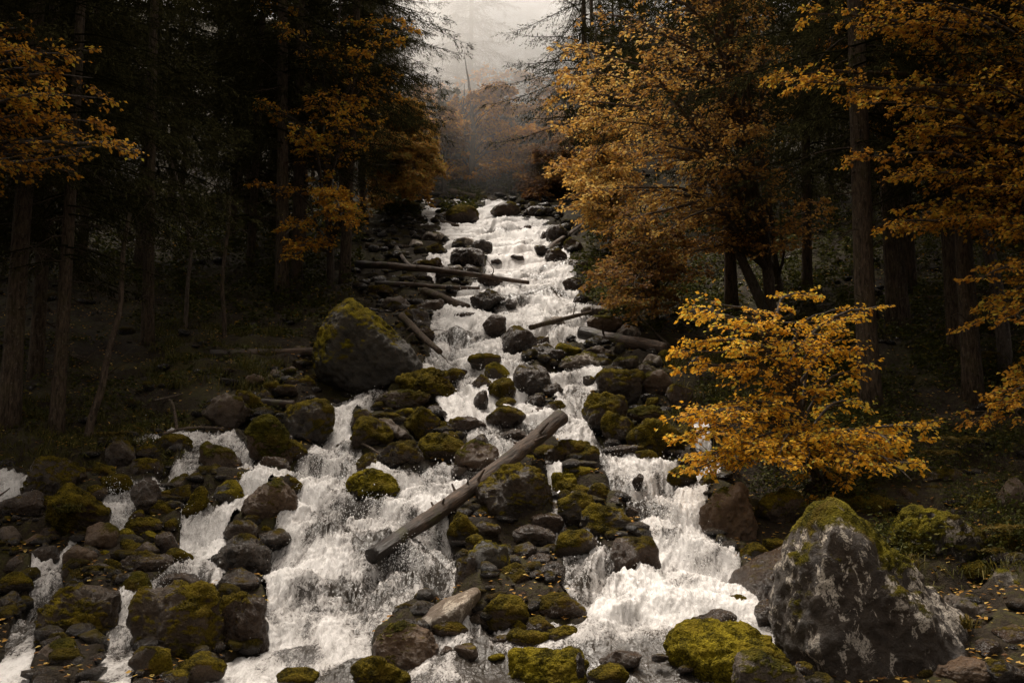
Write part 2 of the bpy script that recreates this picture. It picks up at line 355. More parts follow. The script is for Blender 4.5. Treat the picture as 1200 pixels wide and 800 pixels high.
def water_mat():
    m, nt, out = mat('whitewater'); g = N(nt); co = g.n('ShaderNodeTexCoord').outputs['Object']
    va = g.attr('va')
    warp = g.n('ShaderNodeTexNoise', {'Vector': co, 'Scale': 2.2, 'Detail': 3.0})
    wv = g.n('ShaderNodeVectorMath', {0: co}, operation='ADD')
    sc = g.n('ShaderNodeVectorMath', {0: warp.outputs['Color'], 'Scale': 0.35}, operation='SCALE'); nt.links.new(sc.outputs[0], wv.inputs[1])
    st = g.stretch(wv.outputs[0], (1, 0.45, 0.6))
    n1 = g.noise(st, 6.0, 5, 0.65, 0.6); n2 = g.noise(st, 27.0, 4, 0.7, 1.2); n3 = g.noise(st, 85.0, 3, 0.7, 1.0); n0 = g.noise(co, 1.1, 3)
    f = g.math('ADD', g.math('MULTIPLY', n1, 0.34), g.math('MULTIPLY', n2, 0.36)); f = g.math('ADD', f, g.math('MULTIPLY', n3, 0.30))
    f = g.math('ADD', f, g.math('MULTIPLY', g.math('SUBTRACT', n0, 0.5), 0.25))
    f = g.math('ADD', f, g.math('MULTIPLY', g.math('SUBTRACT', va, 0.5), 0.42))
    f = g.math('SUBTRACT', f, g.mp(g.attr('vb'), 0.85, 0.35, 0.0, 0.07))
    foam = g.mp(f, 0.445, 0.50)
    c = g.mix(foam, (0.040, 0.033, 0.026), g.mix(g.mp(f, 0.46, 0.64), (0.30, 0.275, 0.255), (0.76, 0.735, 0.71)))
    bp = g.bump(g.math('ADD', n1, g.math('ADD', g.math('MULTIPLY', n2, 0.5), g.math('MULTIPLY', n3, 0.2))), 0.7, 0.03)
    principled(g, out, Base_Color=c, Roughness=g.mp(foam, 0, 1, 0.10, 0.6), Normal=bp, Specular_IOR_Level=0.45, Subsurface_Weight=g.mp(foam, 0, 1, 0, 0.5), Subsurface_Radius=(0.06, 0.06, 0.06), Subsurface_Scale=0.6)
    return m
M['water'] = water_mat()
def drop_mat():
    m, nt, out = mat('water_droplets'); g = N(nt)
    principled(g, out, Base_Color=(0.85, 0.84, 0.83, 1), Roughness=0.3); return m
M['drop'] = drop_mat()
# ------------------------------------------------------------------ ground sheet
def grid_faces(nr, nc):
    i = np.arange(nr - 1)[:, None]; j = np.arange(nc - 1)[None]
    return np.stack([i * nc + j, i * nc + j + 1, (i + 1) * nc + j + 1, (i + 1) * nc + j], -1).reshape(-1, 4)
def make_ground():
    ys = np.concatenate([np.linspace(-30, 5, 24), np.geomspace(5.15, 400, 620)])
    t = np.concatenate([np.linspace(-3.0, -0.8, 50)[:-1], np.linspace(-0.8, 0.8, 520), np.linspace(0.8, 3.0, 50)[1:]])
    Y, T = np.meshgrid(ys, t, indexing='ij'); X = T * (np.maximum(Y, 0) * 0.92 + 9 * (Y < 5) + 0.0)
    X = np.where(Y < 5, T * 14, T * (Y * 0.95 + 9.25 * np.clip((9 - Y) / 4, 0, 1)))
    w = wet(X, Y)
    nz = 0.10 * fbm(X * 3.1, Y * 3.1, X * 0, 4, 50) * np.clip(30 / np.maximum(Y, 1), 0, 1)
    Z = ground(X, Y) + nz + 0.05 - 0.22 * w
    V = np.stack([X, Y, Z], -1).reshape(-1, 3); q = grid_faces(*X.shape)
    o = mesh_obj('ground', V, q.ravel(), np.full(len(q), 4), M['ground'], attrs={'va': np.full(len(V), .5), 'vb': w.ravel()})
    tag(o, kind='structure')
make_ground()

# ------------------------------------------------------------------ water
BUMPS = []      # (x, y, r) swells where water rides over a sunken stone
for px, py, r in [(585,273,1.0),(655,318,.9),(642,350,.8),(600,357,.6),(520,395,.6),(548,398,.6),(282,626,.3),(240,606,.3),(207,686,.45),(605,505,.3),(640,512,.3),(700,545,.4),(747,600,.3),(716,700,.2),(806,703,.24),(835,668,.2),(785,640,.2),(738,732,.18),(690,715,.2),(770,690,.18),(450,650,.4),(470,620,.35),(505,590,.3),(430,600,.3),(380,640,.35),(400,690,.35),(360,700,.35),(415,780,.35),(500,680,.35),(345,760,.35),(140,750,.3),(405,530,.3)]:
    h_ = hit(px, py); BUMPS.append((h_[0], h_[1], r))
def make_water():
    ys = np.geomspace(6.2, 56, 1050); t = (np.arange(-290, 1000, 1.25) - 600) / F * 0.99
    Y, T = np.meshgrid(ys, t, indexing='ij'); X = T * Y
    w = wet(X, Y); keep = w > 0.12
    Z0 = ground(X, Y)
    sw = np.zeros_like(X)
    for bx, by, br in BUMPS:
        sw += 0.55 * br * np.exp(-(((X - bx) / (br * .75)) ** 2 + ((Y - by) / (br * .6)) ** 2) * 1.6)
    wx = X + 0.35 * vn(X * 1.3, Y * 0.8, Z0 * 0, 71); wy = Y + 0.5 * vn(X * 1.1, Y * 0.7, Z0 * 0, 73)
    s0 = np.clip((Y - 8.2) / 1.5, 0.35, 1)
    a = fbm(wx * 1.6, wy * 0.9, Z0 * 0, 4, 61); b = ridged(wx * 5.0, wy * 2.4, Z0 * 0.7, 4, 67); c = ridged(wx * 15, wy * 6.5, Z0 * 1.5, 3, 69); e = fbm(X * 40, Y * 26, Z0 * 20, 3, 77)
    Z = Z0 + sw * 0.55 - 0.02 + s0 * (0.16 * a + 0.060 * b + 0.034 * c + 0.020 * ridged(X * 27, Y * 13, Z0 * 9, 2, 79) + 0.020 * e)
    slope = np.gradient(ground(X, Y), axis=0) / np.gradient(Y, axis=0)
    va = 0.50 + 0.42 * a + 0.16 * b + 0.16 * ridged(X * 9, Y * 1.6, Z0 * 0, 3, 91) * np.clip((slope - 0.3) * 3, 0, 1)
    pool = np.clip((9.3 - Y) / 0.8, 0, 1) * np.clip((X + 1.6) / 1.0, 0, 1)
    va = va - 0.30 * pool - 0.26 * np.clip(sw / 0.10, 0, 1)
    va = va + 0.18 * np.clip((Y - 14) / 20, 0, 1)
    q = grid_faces(*X.shape); kf = keep.ravel()[q].all(1); q = q[kf]
    used = np.zeros(X.size, bool); used[q.ravel()] = True; idx = np.cumsum(used) - 1
    V = np.stack([X, Y, Z], -1).reshape(-1, 3)[used]; q = idx[q]
    o = mesh_obj('water', V, q.ravel(), np.full(len(q), 4), M['water'], attrs={'va': va.ravel()[used], 'vb': w.ravel()[used]})
    tag(o, kind='structure')
    # splash: loose droplets thrown up where the water drops over the steps
    pr = np.clip(w.ravel()[used] - 0.3, 0, 1) * np.exp(3.5 * (slope.ravel()[used] - 0.5)) * (1 + 1.5 * np.clip(b.ravel()[used], 0, 1)) * np.clip((V[:, 1] - 8.6), 0, 1)
    pr *= (V[:, 1] < 30) * (w.ravel()[used] > .6); n = 20000
    k = RNG.choice(len(V), n, p=pr / pr.sum())
    p = V[k] + RNG.normal(0, 1, (n, 3)) * [0.05, 0.05, 0.02] + np.stack([np.zeros(n), -RNG.random(n) * 0.05, np.abs(RNG.exponential(0.04, n))], 1)
    r = RNG.uniform(0.0016, 0.0042, n) * (1 + 1.2 * (RNG.random(n) < .1)) * np.clip(p[:, 1] / 10, 0.9, 2)
    mb = MB(); oc = np.array([[1, 0, 0], [-1, 0, 0], [0, 1, 0], [0, -1, 0], [0, 0, 1.5], [0, 0, -1.5]], float)
    f = np.array([[0, 2, 4], [2, 1, 4], [1, 3, 4], [3, 0, 4], [2, 0, 5], [1, 2, 5], [3, 1, 5], [0, 3, 5]])
    mb.add(p[:, None] + oc[None] * r[:, None, None], tris=f[None] + (np.arange(n) * 6)[:, None, None])
    tag(mb.build('water_spray', M['drop']), kind='stuff')
make_water()

# ------------------------------------------------------------------ rocks
_ico = {}
def ico(s):
    if s not in _ico:
        import bmesh
        bm = bmesh.new(); bmesh.ops.create_icosphere(bm, subdivisions=s, radius=1.0)
        _ico[s] = (np.array([v.co[:] for v in bm.verts]), np.array([[v.index for v in f.verts] for f in bm.faces])); bm.free()
    return _ico[s]
def rock_verts(s, seed, nplanes=11, p=9.0, planes=None, rough=0.07, cut=(0.72, 1.0)):
    r = np.random.default_rng(seed); D, T = ico(s)
    if planes is None:
        n = nrm(r.normal(0, 1, (nplanes, 3))); dist = r.uniform(*cut, nplanes)
    else: n, dist = planes
    c = np.maximum(D @ n.T, 1e-4) / dist
    rad = (c ** p).sum(1) ** (-1 / p) if planes is not None else ((c ** p).sum(1) + 0.92 ** p) ** (-1 / p)
    o = r.uniform(-50, 50, 3)
    V = D * rad[:, None]
    q = V * 1.6 + o
    nz = fbm(q[:, 0], q[:, 1], q[:, 2], 4, 5) * rough * 1.6 + np.abs(fbm(q[:, 0] * 2.6, q[:, 1] * 2.6, q[:, 2] * 2.6, 3, 9)) * rough * 0.7
    V = V * (1 + nz)[:, None]
    return V, T
def vnormals(V, T):
    n = np.cross(V[T[:, 1]] - V[T[:, 0]], V[T[:, 2]] - V[T[:, 0]]); vn_ = np.zeros_like(V)
    for k in range(3): np.add.at(vn_, T[:, k], n)
    return nrm(vn_)
_seed = [100]
def make_rock(cx, cy, w, h, kind, moss, label, name='rock', tilt=0.0, poly=None, depth=0.9, group=None, p=9.0, rough=0.07, y=None, lobes=0, mx=0.0, mz=0.0, disp=1.0, cat='rock', foot=0.36, sub=None):
    _seed[0] += 1; seed = _seed[0]; r = np.random.default_rng(seed)
    if poly is not None:
        xs = [a[0] for a in poly]; yy = [a[1] for a in poly]; cx = (min(xs) + max(xs)) / 2; cy = (min(yy) + max(yy)) / 2; w = max(xs) - min(xs); h = max(yy) - min(yy)
    if y is None: y = hit(cx, min(cy + h * foot, 900))[1]
    k = y / F; W = w * k; H = h * k; Dp = depth * min(W, 1.6 * H)
    y = y + Dp * 0.18
    c = P(cx, cy, y); k = y / F; W = w * k; H = h * k
    s = sub or (3 if max(w, h) < 12 else 4 if max(w, h) < 26 else 5 if max(w, h) < 62 else 6)
    if poly is not None:
        pts = np.array(poly, float); pts = np.stack([(pts[:, 0] - cx) / (w / 2), -(pts[:, 1] - cy) / (h / 2)], 1)
        ar = np.sum(pts[:, 0] * np.roll(pts[:, 1], -1) - np.roll(pts[:, 0], -1) * pts[:, 1])
        if ar < 0: pts = pts[::-1]
        ns = []; ds = []
        for i in range(len(pts)):
            a = pts[i]; b = pts[(i + 1) % len(pts)]; e = b - a; nn = np.array([e[1], -e[0]]); nn = nn / np.linalg.norm(nn); d = max(0.12, float(np.dot(nn, a)))
            for ty in ((-0.42, 0.35) if True else (0,)):
                ty = ty + r.uniform(-.12, .12); v = np.array([nn[0], ty, nn[1]]); L = np.linalg.norm(v); ns.append(v / L); ds.append(d * 1.04 / L)
        for _ in range(4):
            v = np.array([r.uniform(-.35, .35), -1, r.uniform(-.1, .55)]); ns.append(v / np.linalg.norm(v)); ds.append(r.uniform(.72, .9))
        for _ in range(2):
            v = np.array([r.uniform(-.4, .4), 1, r.uniform(-.3, .3)]); ns.append(v / np.linalg.norm(v)); ds.append(r.uniform(.8, 1))
        V, T = rock_verts(s, seed, planes=(np.array(ns), np.array(ds)), p=max(p, 16), rough=rough * 0.8)
        sc = np.array([W / 2, Dp / 2, H / 2]); V = V * sc
    else:
        V, T = rock_verts(s, seed, p=p * 1.6 + r.uniform(0, 14), rough=rough * 1.25, nplanes=int(r.integers(8, 12)), cut=(0.56, 0.95))
        if lobes:
            for _ in range(lobes):
                d = nrm(r.normal(0, 1, 3) * [1, .6, .7]); c0 = d * r.uniform(.35, .6)
                dd = np.linalg.norm(V - c0, axis=1); V = V * (1 + 0.28 * np.exp(-(dd / .5) ** 2) - 0.05)[:, None]
        t = R(tilt); q = V * np.array([W, Dp, H]) / 2
        if tilt:
            asp = np.array([math.hypot(W * math.cos(t), W * math.sin(t)), 0, 0])
        ca, sa = math.cos(t), math.sin(t)
        q = np.stack([q[:, 0] * ca - q[:, 2] * sa, q[:, 1], q[:, 0] * sa + q[:, 2] * ca], 1)
        if not tilt:
            q[:, 0] *= W / (np.ptp(q[:, 0])); q[:, 2] *= H / (np.ptp(q[:, 2])); q[:, 0] -= (q[:, 0].max() + q[:, 0].min()) / 2; q[:, 2] -= (q[:, 2].max() + q[:, 2].min()) / 2
        V = q
    # physical-scale roughness, the same grain on every stone
    nv = vnormals(V, T); o = r.uniform(-30, 30, 3); q = V + o
    nv_scale = min(1.0, max(W, H) / 0.9) * disp
    V = V + nv * (0.065 * nv_scale * fbm(q[:, 0] * 5, q[:, 1] * 5, q[:, 2] * 5, 4, 21) + 0.034 * nv_scale * ridged(q[:, 0] * 11, q[:, 1] * 11, q[:, 2] * 11, 3, 23))[:, None]
    nv = vnormals(V, T)
    m1 = fbm(q[:, 0] * 2.2, q[:, 1] * 2.2, q[:, 2] * 2.2, 4, 27)
    va = 0.5 + 0.55 * (nv[:, 2] - 0.35) + 0.75 * m1 + (moss - 0.55) * 1.25 + mx * V[:, 0] / (W / 2 + 1e-9) + mz * V[:, 2] / (H / 2 + 1e-9) + 0.10
    ms = np.clip((va - 0.45) * 4, 0, 1)
    V = V + nv * (ms * (0.022 + 0.018 * fbm(q[:, 0] * 9, q[:, 1] * 9, q[:, 2] * 9, 2, 33) + 0.024 * fbm(q[:, 0] * 30, q[:, 1] * 30, q[:, 2] * 30, 3, 29)) * nv_scale)[:, None]
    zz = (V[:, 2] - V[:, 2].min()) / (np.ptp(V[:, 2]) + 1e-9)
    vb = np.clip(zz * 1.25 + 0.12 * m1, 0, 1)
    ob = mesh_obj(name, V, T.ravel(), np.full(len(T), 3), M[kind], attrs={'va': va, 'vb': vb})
    ob.location = c
    tag(ob, label, cat, group, 'thing')
    return ob
B = 'boulder'
G1 = 'mossy rocks of the central pile'; G2 = 'boulders in the cascade'; G3 = 'rocks between the left side streams'; G4 = 'stones on the dark left bank'; G5 = 'rocks along the upper falls'; G6 = 'rocks on the right bank'; G7 = 'rocks in the foreground pool'; G8 = 'mossy rocks of the upper island'
# --- big shaped boulders
make_rock(0,0,0,0,'lichen',0.12,'huge peaked boulder with white lichen patches and moss cap in the right foreground','boulder',cat=B,depth=1.0,rough=0.05,p=26,foot=.3,y=8.3,mx=-.24,mz=.52,
  poly=[(962,600),(975,594),(997,600),(1025,628),(1072,665),(1112,702),(1124,745),(1120,810),(1095,860),(970,860),(930,800),(909,745),(912,700),(925,655),(942,618)])
make_rock(0,0,0,0,'bright',0.36,'big peaked boulder with yellow moss on its left shoulder above the left fall','boulder',cat=B,depth=0.9,rough=0.05,p=24,mx=-.30,mz=.25,
  poly=[(402,354),(420,350),(434,362),(456,384),(488,408),(497,440),(470,462),(420,475),(374,448),(368,412),(384,372)])
make_rock(0,0,0,0,'brown',0.12,'upright rust brown boulder at the right edge of the falls under the golden leaves','boulder',cat=B,depth=.9,y=11.2,
  poly=[(822,600),(846,574),(872,570),(884,602),(884,645),(870,668),(845,662),(826,632)])
make_rock(0,0,0,0,'wet',0.05,'smooth wet grey slab leaning left of the lichen boulder','slab',cat='slab',depth=1.2,rough=.04,y=9.7,disp=.5,
  poly=[(846,700),(862,672),(885,655),(925,638),(952,640),(945,672),(925,705),(890,722),(860,716)])
make_rock(0,0,0,0,'bright',0.92,'wide bright green mossy boulder in front of the slab at lower right','boulder',cat=B,depth=1.1,y=8.25,
  poly=[(784,757),(800,742),(855,737),(886,746),(912,776),(925,810),(880,840),(820,820)])
make_rock(0,0,0,0,'grey',0.1,'bare grey wedge of rock at the bottom edge beside the lichen boulder','slab',cat='slab',depth=1.0,y=7.6,
  poly=[(864,770),(882,765),(925,783),(942,806),(935,850),(862,850)])
make_rock(0,0,0,0,'bright',0.95,'flat topped block covered in bright moss at the bottom centre','boulder',cat=B,depth=.9,y=8.2,
  poly=[(602,768),(640,764),(678,768),(686,785),(684,815),(640,830),(598,812)])
make_rock(0,0,0,0,'pale',0.0,'grey tilted slab with a pale flat top left of the central pile','slab',cat='slab',depth=1.3,rough=.03,disp=.3,p=34,
  poly=[(482,724),(520,703),(556,691),(562,698),(552,722),(545,742),(500,748),(488,738)])
make_rock(0,0,0,0,'moss',0.42,'large dark angular boulder with a pale worn top just below the fallen log','boulder',cat=B,depth=1.0,
  poly=[(560,572),(598,550),(628,553),(642,575),(644,600),(630,615),(600,622),(576,610),(560,590)])
make_rock(0,0,0,0,'moss',0.6,'blocky moss topped boulder at the left lip of the main fall','boulder',cat=B,depth=.9,
  poly=[(335,485),(352,473),(378,468),(392,485),(388,510),(376,524),(345,524),(334,508)])
make_rock(0,0,0,0,'brown',0.5,'tall mossy boulder with a pale streaked face left of the main fall','boulder',cat=B,depth=.8,
  poly=[(292,500),(304,490),(322,492),(334,512),(342,540),(330,552),(300,540),(290,525)])
make_rock(0,0,0,0,'brown',0.28,'smooth brown boulder with one yellow moss spot at the left edge of the main fall','boulder',cat=B,depth=.9,
  poly=[(284,596),(298,575),(325,562),(340,570),(350,592),(346,618),(318,626),(292,612)])
make_rock(0,0,0,0,'moss',0.5,'huge rounded dark boulder with moss on its left shoulder at lower left','boulder',cat=B,depth=.8,y=8.7,
  poly=[(156,708),(172,695),(215,690),(245,696),(256,725),(256,765),(235,800),(180,800),(160,765)])
make_rock(0,0,0,0,'wet',0.25,'dark squared boulder with a brown crest touching the white water at lower left','boulder',cat=B,depth=.8,y=8.9,
  poly=[(258,705),(278,700),(305,706),(310,730),(308,780),(290,800),(262,790),(255,740)])
make_rock(0,0,0,0,'moss',0.45,'broad black boulder crowned with yellow green moss between the two lower left streams','boulder',cat=B,depth=.9,y=8.9,
  poly=[(48,740),(62,700),(82,690),(120,690),(135,705),(128,750),(110,800),(60,800),(42,770)])
make_rock(0,0,0,0,'brown',0.15,'round brown boulder standing in foam at the bottom left of centre','boulder',cat=B,depth=.9,y=8.55,
  poly=[(438,758),(448,740),(475,729),(500,736),(513,758),(510,780),(480,792),(445,785)])
# --- (x, y, w, h, kind, moss, name, label, extras)
ROCKS = [
 # left streams
 (63,565,68,52,'moss',.62,B,'large rounded moss covered boulder beside the waterfall at the left edge',{}),
 (27,597,54,40,'wet',.15,'rock','dark wedge shaped rock below the waterfall at the left edge',{}),
 (55,594,24,26,'moss',.75,'rock','small round green stone squeezed between large mossy boulder and dark wedge',{}),
 (92,602,60,62,'moss',.72,B,'big mossy boulder with a hanging tuft of grass near the left edge',{'tilt':12}),
 (122,556,34,28,'moss',.62,'rock','dim mossy rock resting behind the boulder with hanging grass',{}),
 (137,568,38,26,'moss',.8,'rock','olive mossy stone at the upper end of the second left fall',{}),
 (142,533,34,40,'moss',.5,'rock','tall dark mossy rock below the thin white trickle on the left',{}),
 (173,531,30,22,'moss',.4,'rock','round dark stone in front of the small left foam pool',{}),
 (203,524,42,30,'moss',.55,'rock','dark mossy rock carrying a bent bare twig at the left pool',{}),
 (168,553,42,28,'moss',.5,'rock','brownish mossy stone above the second left fall',{}),
 (112,578,26,20,'moss',.5,'rock','dull green stone wedged above the grass tuft boulder',{}),
 (172,588,34,50,'wet',.15,'rock','upright dark wet rock right of the second left fall',{}),
 (193,584,28,18,'moss',.55,'rock','low mossy stone at the head of the narrow double trickle',{}),
 (193,599,30,24,'moss',.7,'rock','rounded mossy stone left of the narrow vertical trickle',{}),
 (200,615,16,16,'moss',.8,'rock','small olive stone at the foot of the narrow vertical trickle',{}),
 (161,606,18,18,'moss',.5,'rock','little dark stone at the lower right rim of the second left fall',{}),
 (228,596,20,44,'moss',.75,'rock','narrow elongated mossy rock right of the vertical trickle',{'tilt':-20}),
 (216,570,38,22,'brown',.25,'rock','flat brown stone under the left pool outlet',{}),
 (213,582,26,26,'wet',.35,'rock','dark stone tucked under the flat brown stone',{}),
 (170,617,42,20,'moss',.4,'rock','long low brown stone below the second left fall',{}),
 (118,632,44,38,'brown',.35,'rock','grey brown rock with golden moss left of the green cushion stone',{}),
 (146,628,22,16,'bright',.85,'rock','bright green cushion of moss on a small stone',{}),
 (176,632,26,18,'bright',.7,'rock','small stone capped with yellow moss right of the green cushion stone',{}),
 (196,637,26,28,'wet',.35,'rock','dark cube shaped rock with a thin olive cap beside the foam',{}),
 (158,643,34,20,'moss',.6,'rock','low mossy stone under the green cushion stone',{}),
 (172,645,30,20,'grey',.1,'rock','small grey pyramid shaped stone between the left streams',{}),
 (94,655,40,30,'brown',.2,'rock','smooth brown rock right of the bent lower left stream',{}),
 (52,653,36,28,'wet',.2,'rock','black rock left of the bent lower left stream',{}),
 (26,662,30,24,'wet',.2,'rock','dark flat stone near the left edge above the green lit stone',{}),
 (10,628,26,22,'grey',.2,'rock','grey topped stone at the left edge under the dark wedge',{}),
 (38,634,28,18,'brown',.3,'rock','dim brown stone left of the tiny bent trickle',{}),
 (58,625,22,14,'wet',.3,'rock','little dark stone under the round green stone',{}),
 (5,652,16,12,'brown',.6,'rock','tiny golden brown stone at the left edge',{}),
 (20,684,34,26,'moss',.75,'rock','green lit mossy stone at the left edge beside the lower stream',{}),
 (12,708,32,26,'wet',.25,'rock','dark stone below the green lit stone at the left edge',{}),
 (6,742,28,48,'wet',.2,B,'black boulder at the left edge in the lowest stream',{'y':9.2}),
 (72,780,60,56,'grey',.3,B,'ridged grey rock with mossy rim at the lower left corner',{'y':8.2}),
 (172,665,70,32,'wet',.12,'slab','long dark angular slab below the grey pyramid stone',{'depth':.8}),
 (210,657,36,26,'moss',.6,'rock','mossy stone right of the long dark angular slab',{}),
 (125,674,26,26,'grey',.08,'rock','round grey stone touching the golden grass tuft',{}),
 (122,652,16,14,'bright',.8,'rock','small yellow mossy knob behind the round grey stone',{}),
 (84,672,24,30,'moss',.6,'rock','rust mossy stone left of the golden grass tuft',{}),
 (153,692,52,38,'brown',.3,'rock','smooth topped brown rock above the short lower left fall',{}),
 (210,683,54,24,'wet',.05,'slab','flat wet slab glazed by thin water above the huge dark boulder',{'tilt':10}),
 (178,784,50,50,'moss',.55,'rock','low dark mossy rock at the bottom edge beside the short fall',{'y':8.1}),
 (236,786,54,36,'moss',.5,'rock','lumpy rock with rusty moss at the foot of the huge dark boulder',{'y':8.1}),
 (205,797,30,24,'moss',.6,'rock','small mossy lump at the bottom edge below the huge dark boulder',{'y':7.9}),
 (132,712,18,40,'wet',.3,'rock','narrow dark rock face left of the short lower left fall',{}),
 # left upper bank of main fall
 (263,485,52,44,'grey',.42,B,'grey pyramid shaped boulder with a mossy crest on the dark left bank',{'p':14}),
 (298,474,56,24,'moss',.55,'rock','long mossy ridge of rock behind the grey pyramid boulder',{'tilt':-30}),
 (318,545,44,20,'wet',.3,'rock','dark footing stone under the tall pale streaked boulder',{}),
 (347,530,24,28,'moss',.6,'rock','small mossy stone under the blocky moss topped boulder',{}),
 (257,539,50,40,'brown',.35,'rock','reddish brown rock standing in the left foam pool',{'p':13}),
 (243,560,30,20,'brown',.4,'rock','low brown stone with a white pebble patch below the reddish rock',{}),
 (268,583,34,38,'bright',.7,'rock','twin lobed golden green mossy rock between the left streams',{'lobes':2}),
 (284,566,20,24,'moss',.7,'rock','small dark green stone right of the twin lobed mossy rock',{}),
 (262,562,18,12,'moss',.65,'rock','tiny mossy stone under the reddish brown rock',{}),
 (298,560,30,10,'moss',.6,'rock','thin flat mossy stone bridging the left pool outlet',{}),
 (343,573,26,34,'moss',.5,'rock','dark mossy knob behind the smooth brown boulder with the yellow spot',{}),
 (283,628,40,36,'wet',.08,'rock','wet dome shaped rock behind a thin curtain of water',{}),
 (322,633,40,24,'wet',.15,'rock','dark smooth wedge below the smooth brown boulder with the yellow spot',{}),
 (313,622,14,12,'moss',.8,'rock','small moss knob on top of the dark smooth wedge',{}),
 (283,655,80,44,'wet',.06,B,'long glossy black boulder pointing at the main fall',{'tilt':8}),
 (277,686,52,38,'wet',.05,B,'glossy ovoid boulder under the long glossy black one',{}),
 (258,648,14,12,'bright',.7,'rock','little yellow moss lump on the left end of the long glossy boulder',{}),
 (348,795,44,22,'moss',.7,'rock','low green stone half under foam at the bottom left of centre',{'y':8.1}),
 (446,789,62,34,'moss',.7,'rock','lumpy mossy rock at the bottom edge below the round brown boulder',{'y':8.0}),
 (335,458,28,16,'moss',.5,'rock','dim mossy stone behind the blocky moss topped boulder',{}),
 (352,450,34,18,'moss',.5,'rock','flat dim stone at the foot of the big peaked boulder',{}),
 (318,455,20,16,'moss',.5,'rock','small dim green stone left of the big peaked boulder foot',{}),
 (340,437,18,16,'brown',.2,'rock','round brown cobble under the left bank log near the big peaked boulder',{}),
 (323,441,20,18,'grey',.2,'rock','grey cobble left of the round brown cobble under the left bank log',{}),
 (300,446,24,16,'brown',.3,'rock','brown cobble centred under the left bank log',{}),
 (308,466,26,16,'moss',.5,'rock','mossy cobble above the long mossy ridge',{}),
 (352,428,22,14,'wet',.3,'rock','dark cobble right under the end of the left bank log',{}),
 (296,413,16,8,'pale',.1,'rock','small pale stone on top of the left bank log',{}),
 (322,411,18,9,'brown',.4,'rock','flat rusty stone above the middle of the left bank log',{}),
 (352,410,24,9,'brown',.4,'rock','flat rusty stone between the left bank log and the big peaked boulder',{}),
 (268,436,20,12,'wet',.4,'rock','dark cobble below the left end of the left bank log',{}),
 # upper island between left and centre flows
 (500,457,66,46,'moss',.78,B,'big lumpy moss blanketed boulder right below the big peaked boulder',{'lobes':2}),
 (472,472,64,28,'grey',.35,'rock','wedge with a flat grey top left under the moss blanketed boulder',{}),
 (529,441,30,18,'moss',.8,'rock','small mossy pyramid at the lower end of the dead branch',{}),
 (424,493,26,26,'moss',.45,'rock','upper left rock of the upper island with bare grey top',{}),
 (434,512,50,46,'moss',.6,B,'brown mossy boulder at the left end of the upper island',{}),
 (495,497,42,40,'moss',.75,'rock','green lit mossy rock in the middle of the upper island',{}),
 (466,508,50,20,'grey',.08,'slab','bare grey slab lying diagonally in the upper island',{'tilt':-38}),
 (476,486,24,15,'bright',.8,'rock','small bright moss stone above the diagonal slab',{}),
 (458,489,20,12,'moss',.6,'rock','small dark moss stone at the upper end of the diagonal slab',{}),
 (520,530,58,40,'moss',.55,B,'olive boulder with a flat front near the lower edge of the upper island',{'p':14}),
 (468,540,60,42,'wet',.35,'rock','grey brown lumpy rock at the bottom of the upper island',{'lobes':2}),
 (435,545,34,26,'wet',.3,'rock','dark low rock at the lower left corner of the upper island',{}),
 (546,501,46,26,'wet',.15,'rock','smooth dark oval rock right of the upper island',{}),
 (509,485,24,20,'wet',.3,'rock','dark hollow stone under the moss blanketed boulder',{}),
 (519,503,18,18,'moss',.6,'rock','small mossy stone left of the smooth dark oval rock',{}),
 (527,515,24,20,'wet',.2,'rock','small black stone with foam around it below the dark oval rock',{}),
 (561,517,22,18,'wet',.1,'rock','wet grey stone above the lichen boulder at the log',{}),
 (437,574,62,48,'bright',.72,B,'bright green mossy boulder alone in the left white water',{'lobes':1}),
 (526,548,18,8,'wet',.1,'rock','tiny dark stone in foam beside the olive boulder',{}),
 # centre trio and column
 (568,427,38,24,'moss',.75,'rock','highest rock of the mossy column in mid stream',{}),
 (582,440,28,28,'bright',.72,'rock','brightest green rock of the mossy column in mid stream',{}),
 (588,458,30,32,'moss',.75,'rock','tall lower rock of the mossy column in mid stream',{}),
 (564,450,24,22,'moss',.6,'rock','rock jutting left from the mossy column in mid stream',{}),
 (563,468,16,24,'wet',.1,'rock','small black rock with a white trickle under the mossy column',{}),
 (593,473,22,14,'moss',.6,'rock','small flat stone linking the mossy column and the olive block',{}),
 (592,490,46,30,'moss',.5,'rock','olive brown block standing in foam above the log',{'p':14}),
 (602,513,30,20,'wet',.1,'rock','submerged dark stone below the olive brown block',{}),
 (541,437,14,8,'wet',.1,'rock','tiny dark stone in white water beside the mossy pyramid',{}),
 (624,447,46,42,'wet',.35,B,'rounded dark boulder streaked by water right of the mossy column',{}),
 (648,458,26,20,'wet',.15,'rock','smooth dark stone right of the streaked dark boulder',{}),
 (630,471,28,16,'wet',.15,'rock','flat dark stone under the streaked dark boulder',{}),
 (651,478,24,16,'wet',.2,'rock','low dark stone above the upper end of the log',{}),
 (630,484,14,14,'wet',.1,'rock','little wet stone left above the upper end of the log',{}),
 (580,384,28,28,'wet',.05,'rock','pointed bare grey rock alone in the mid falls',{'p':15}),
 (609,402,40,36,'wet',.3,B,'dark brown pointed boulder at the left end of the leaning branch',{'p':14}),
 (638,417,54,22,'wet',.4,'rock','flat dark mossy rock right of the pointed brown boulder',{}),
 (634,400,20,12,'wet',.4,'rock','small dark stone behind the flat dark mossy rock',{}),
 (661,413,36,20,'bright',.7,'rock','bright moss bank stone right of the flat dark mossy rock',{'tilt':20}),
 (682,425,50,22,'pale',.3,'slab','pale lichen slab under the thick bank log',{}),
 (561,539,54,42,'brown',.4,B,'brown lichen boulder touching the left side of the log',{'tilt':20}),
 (538,553,20,14,'wet',.1,'rock','small wet stone left of the brown lichen boulder',{}),
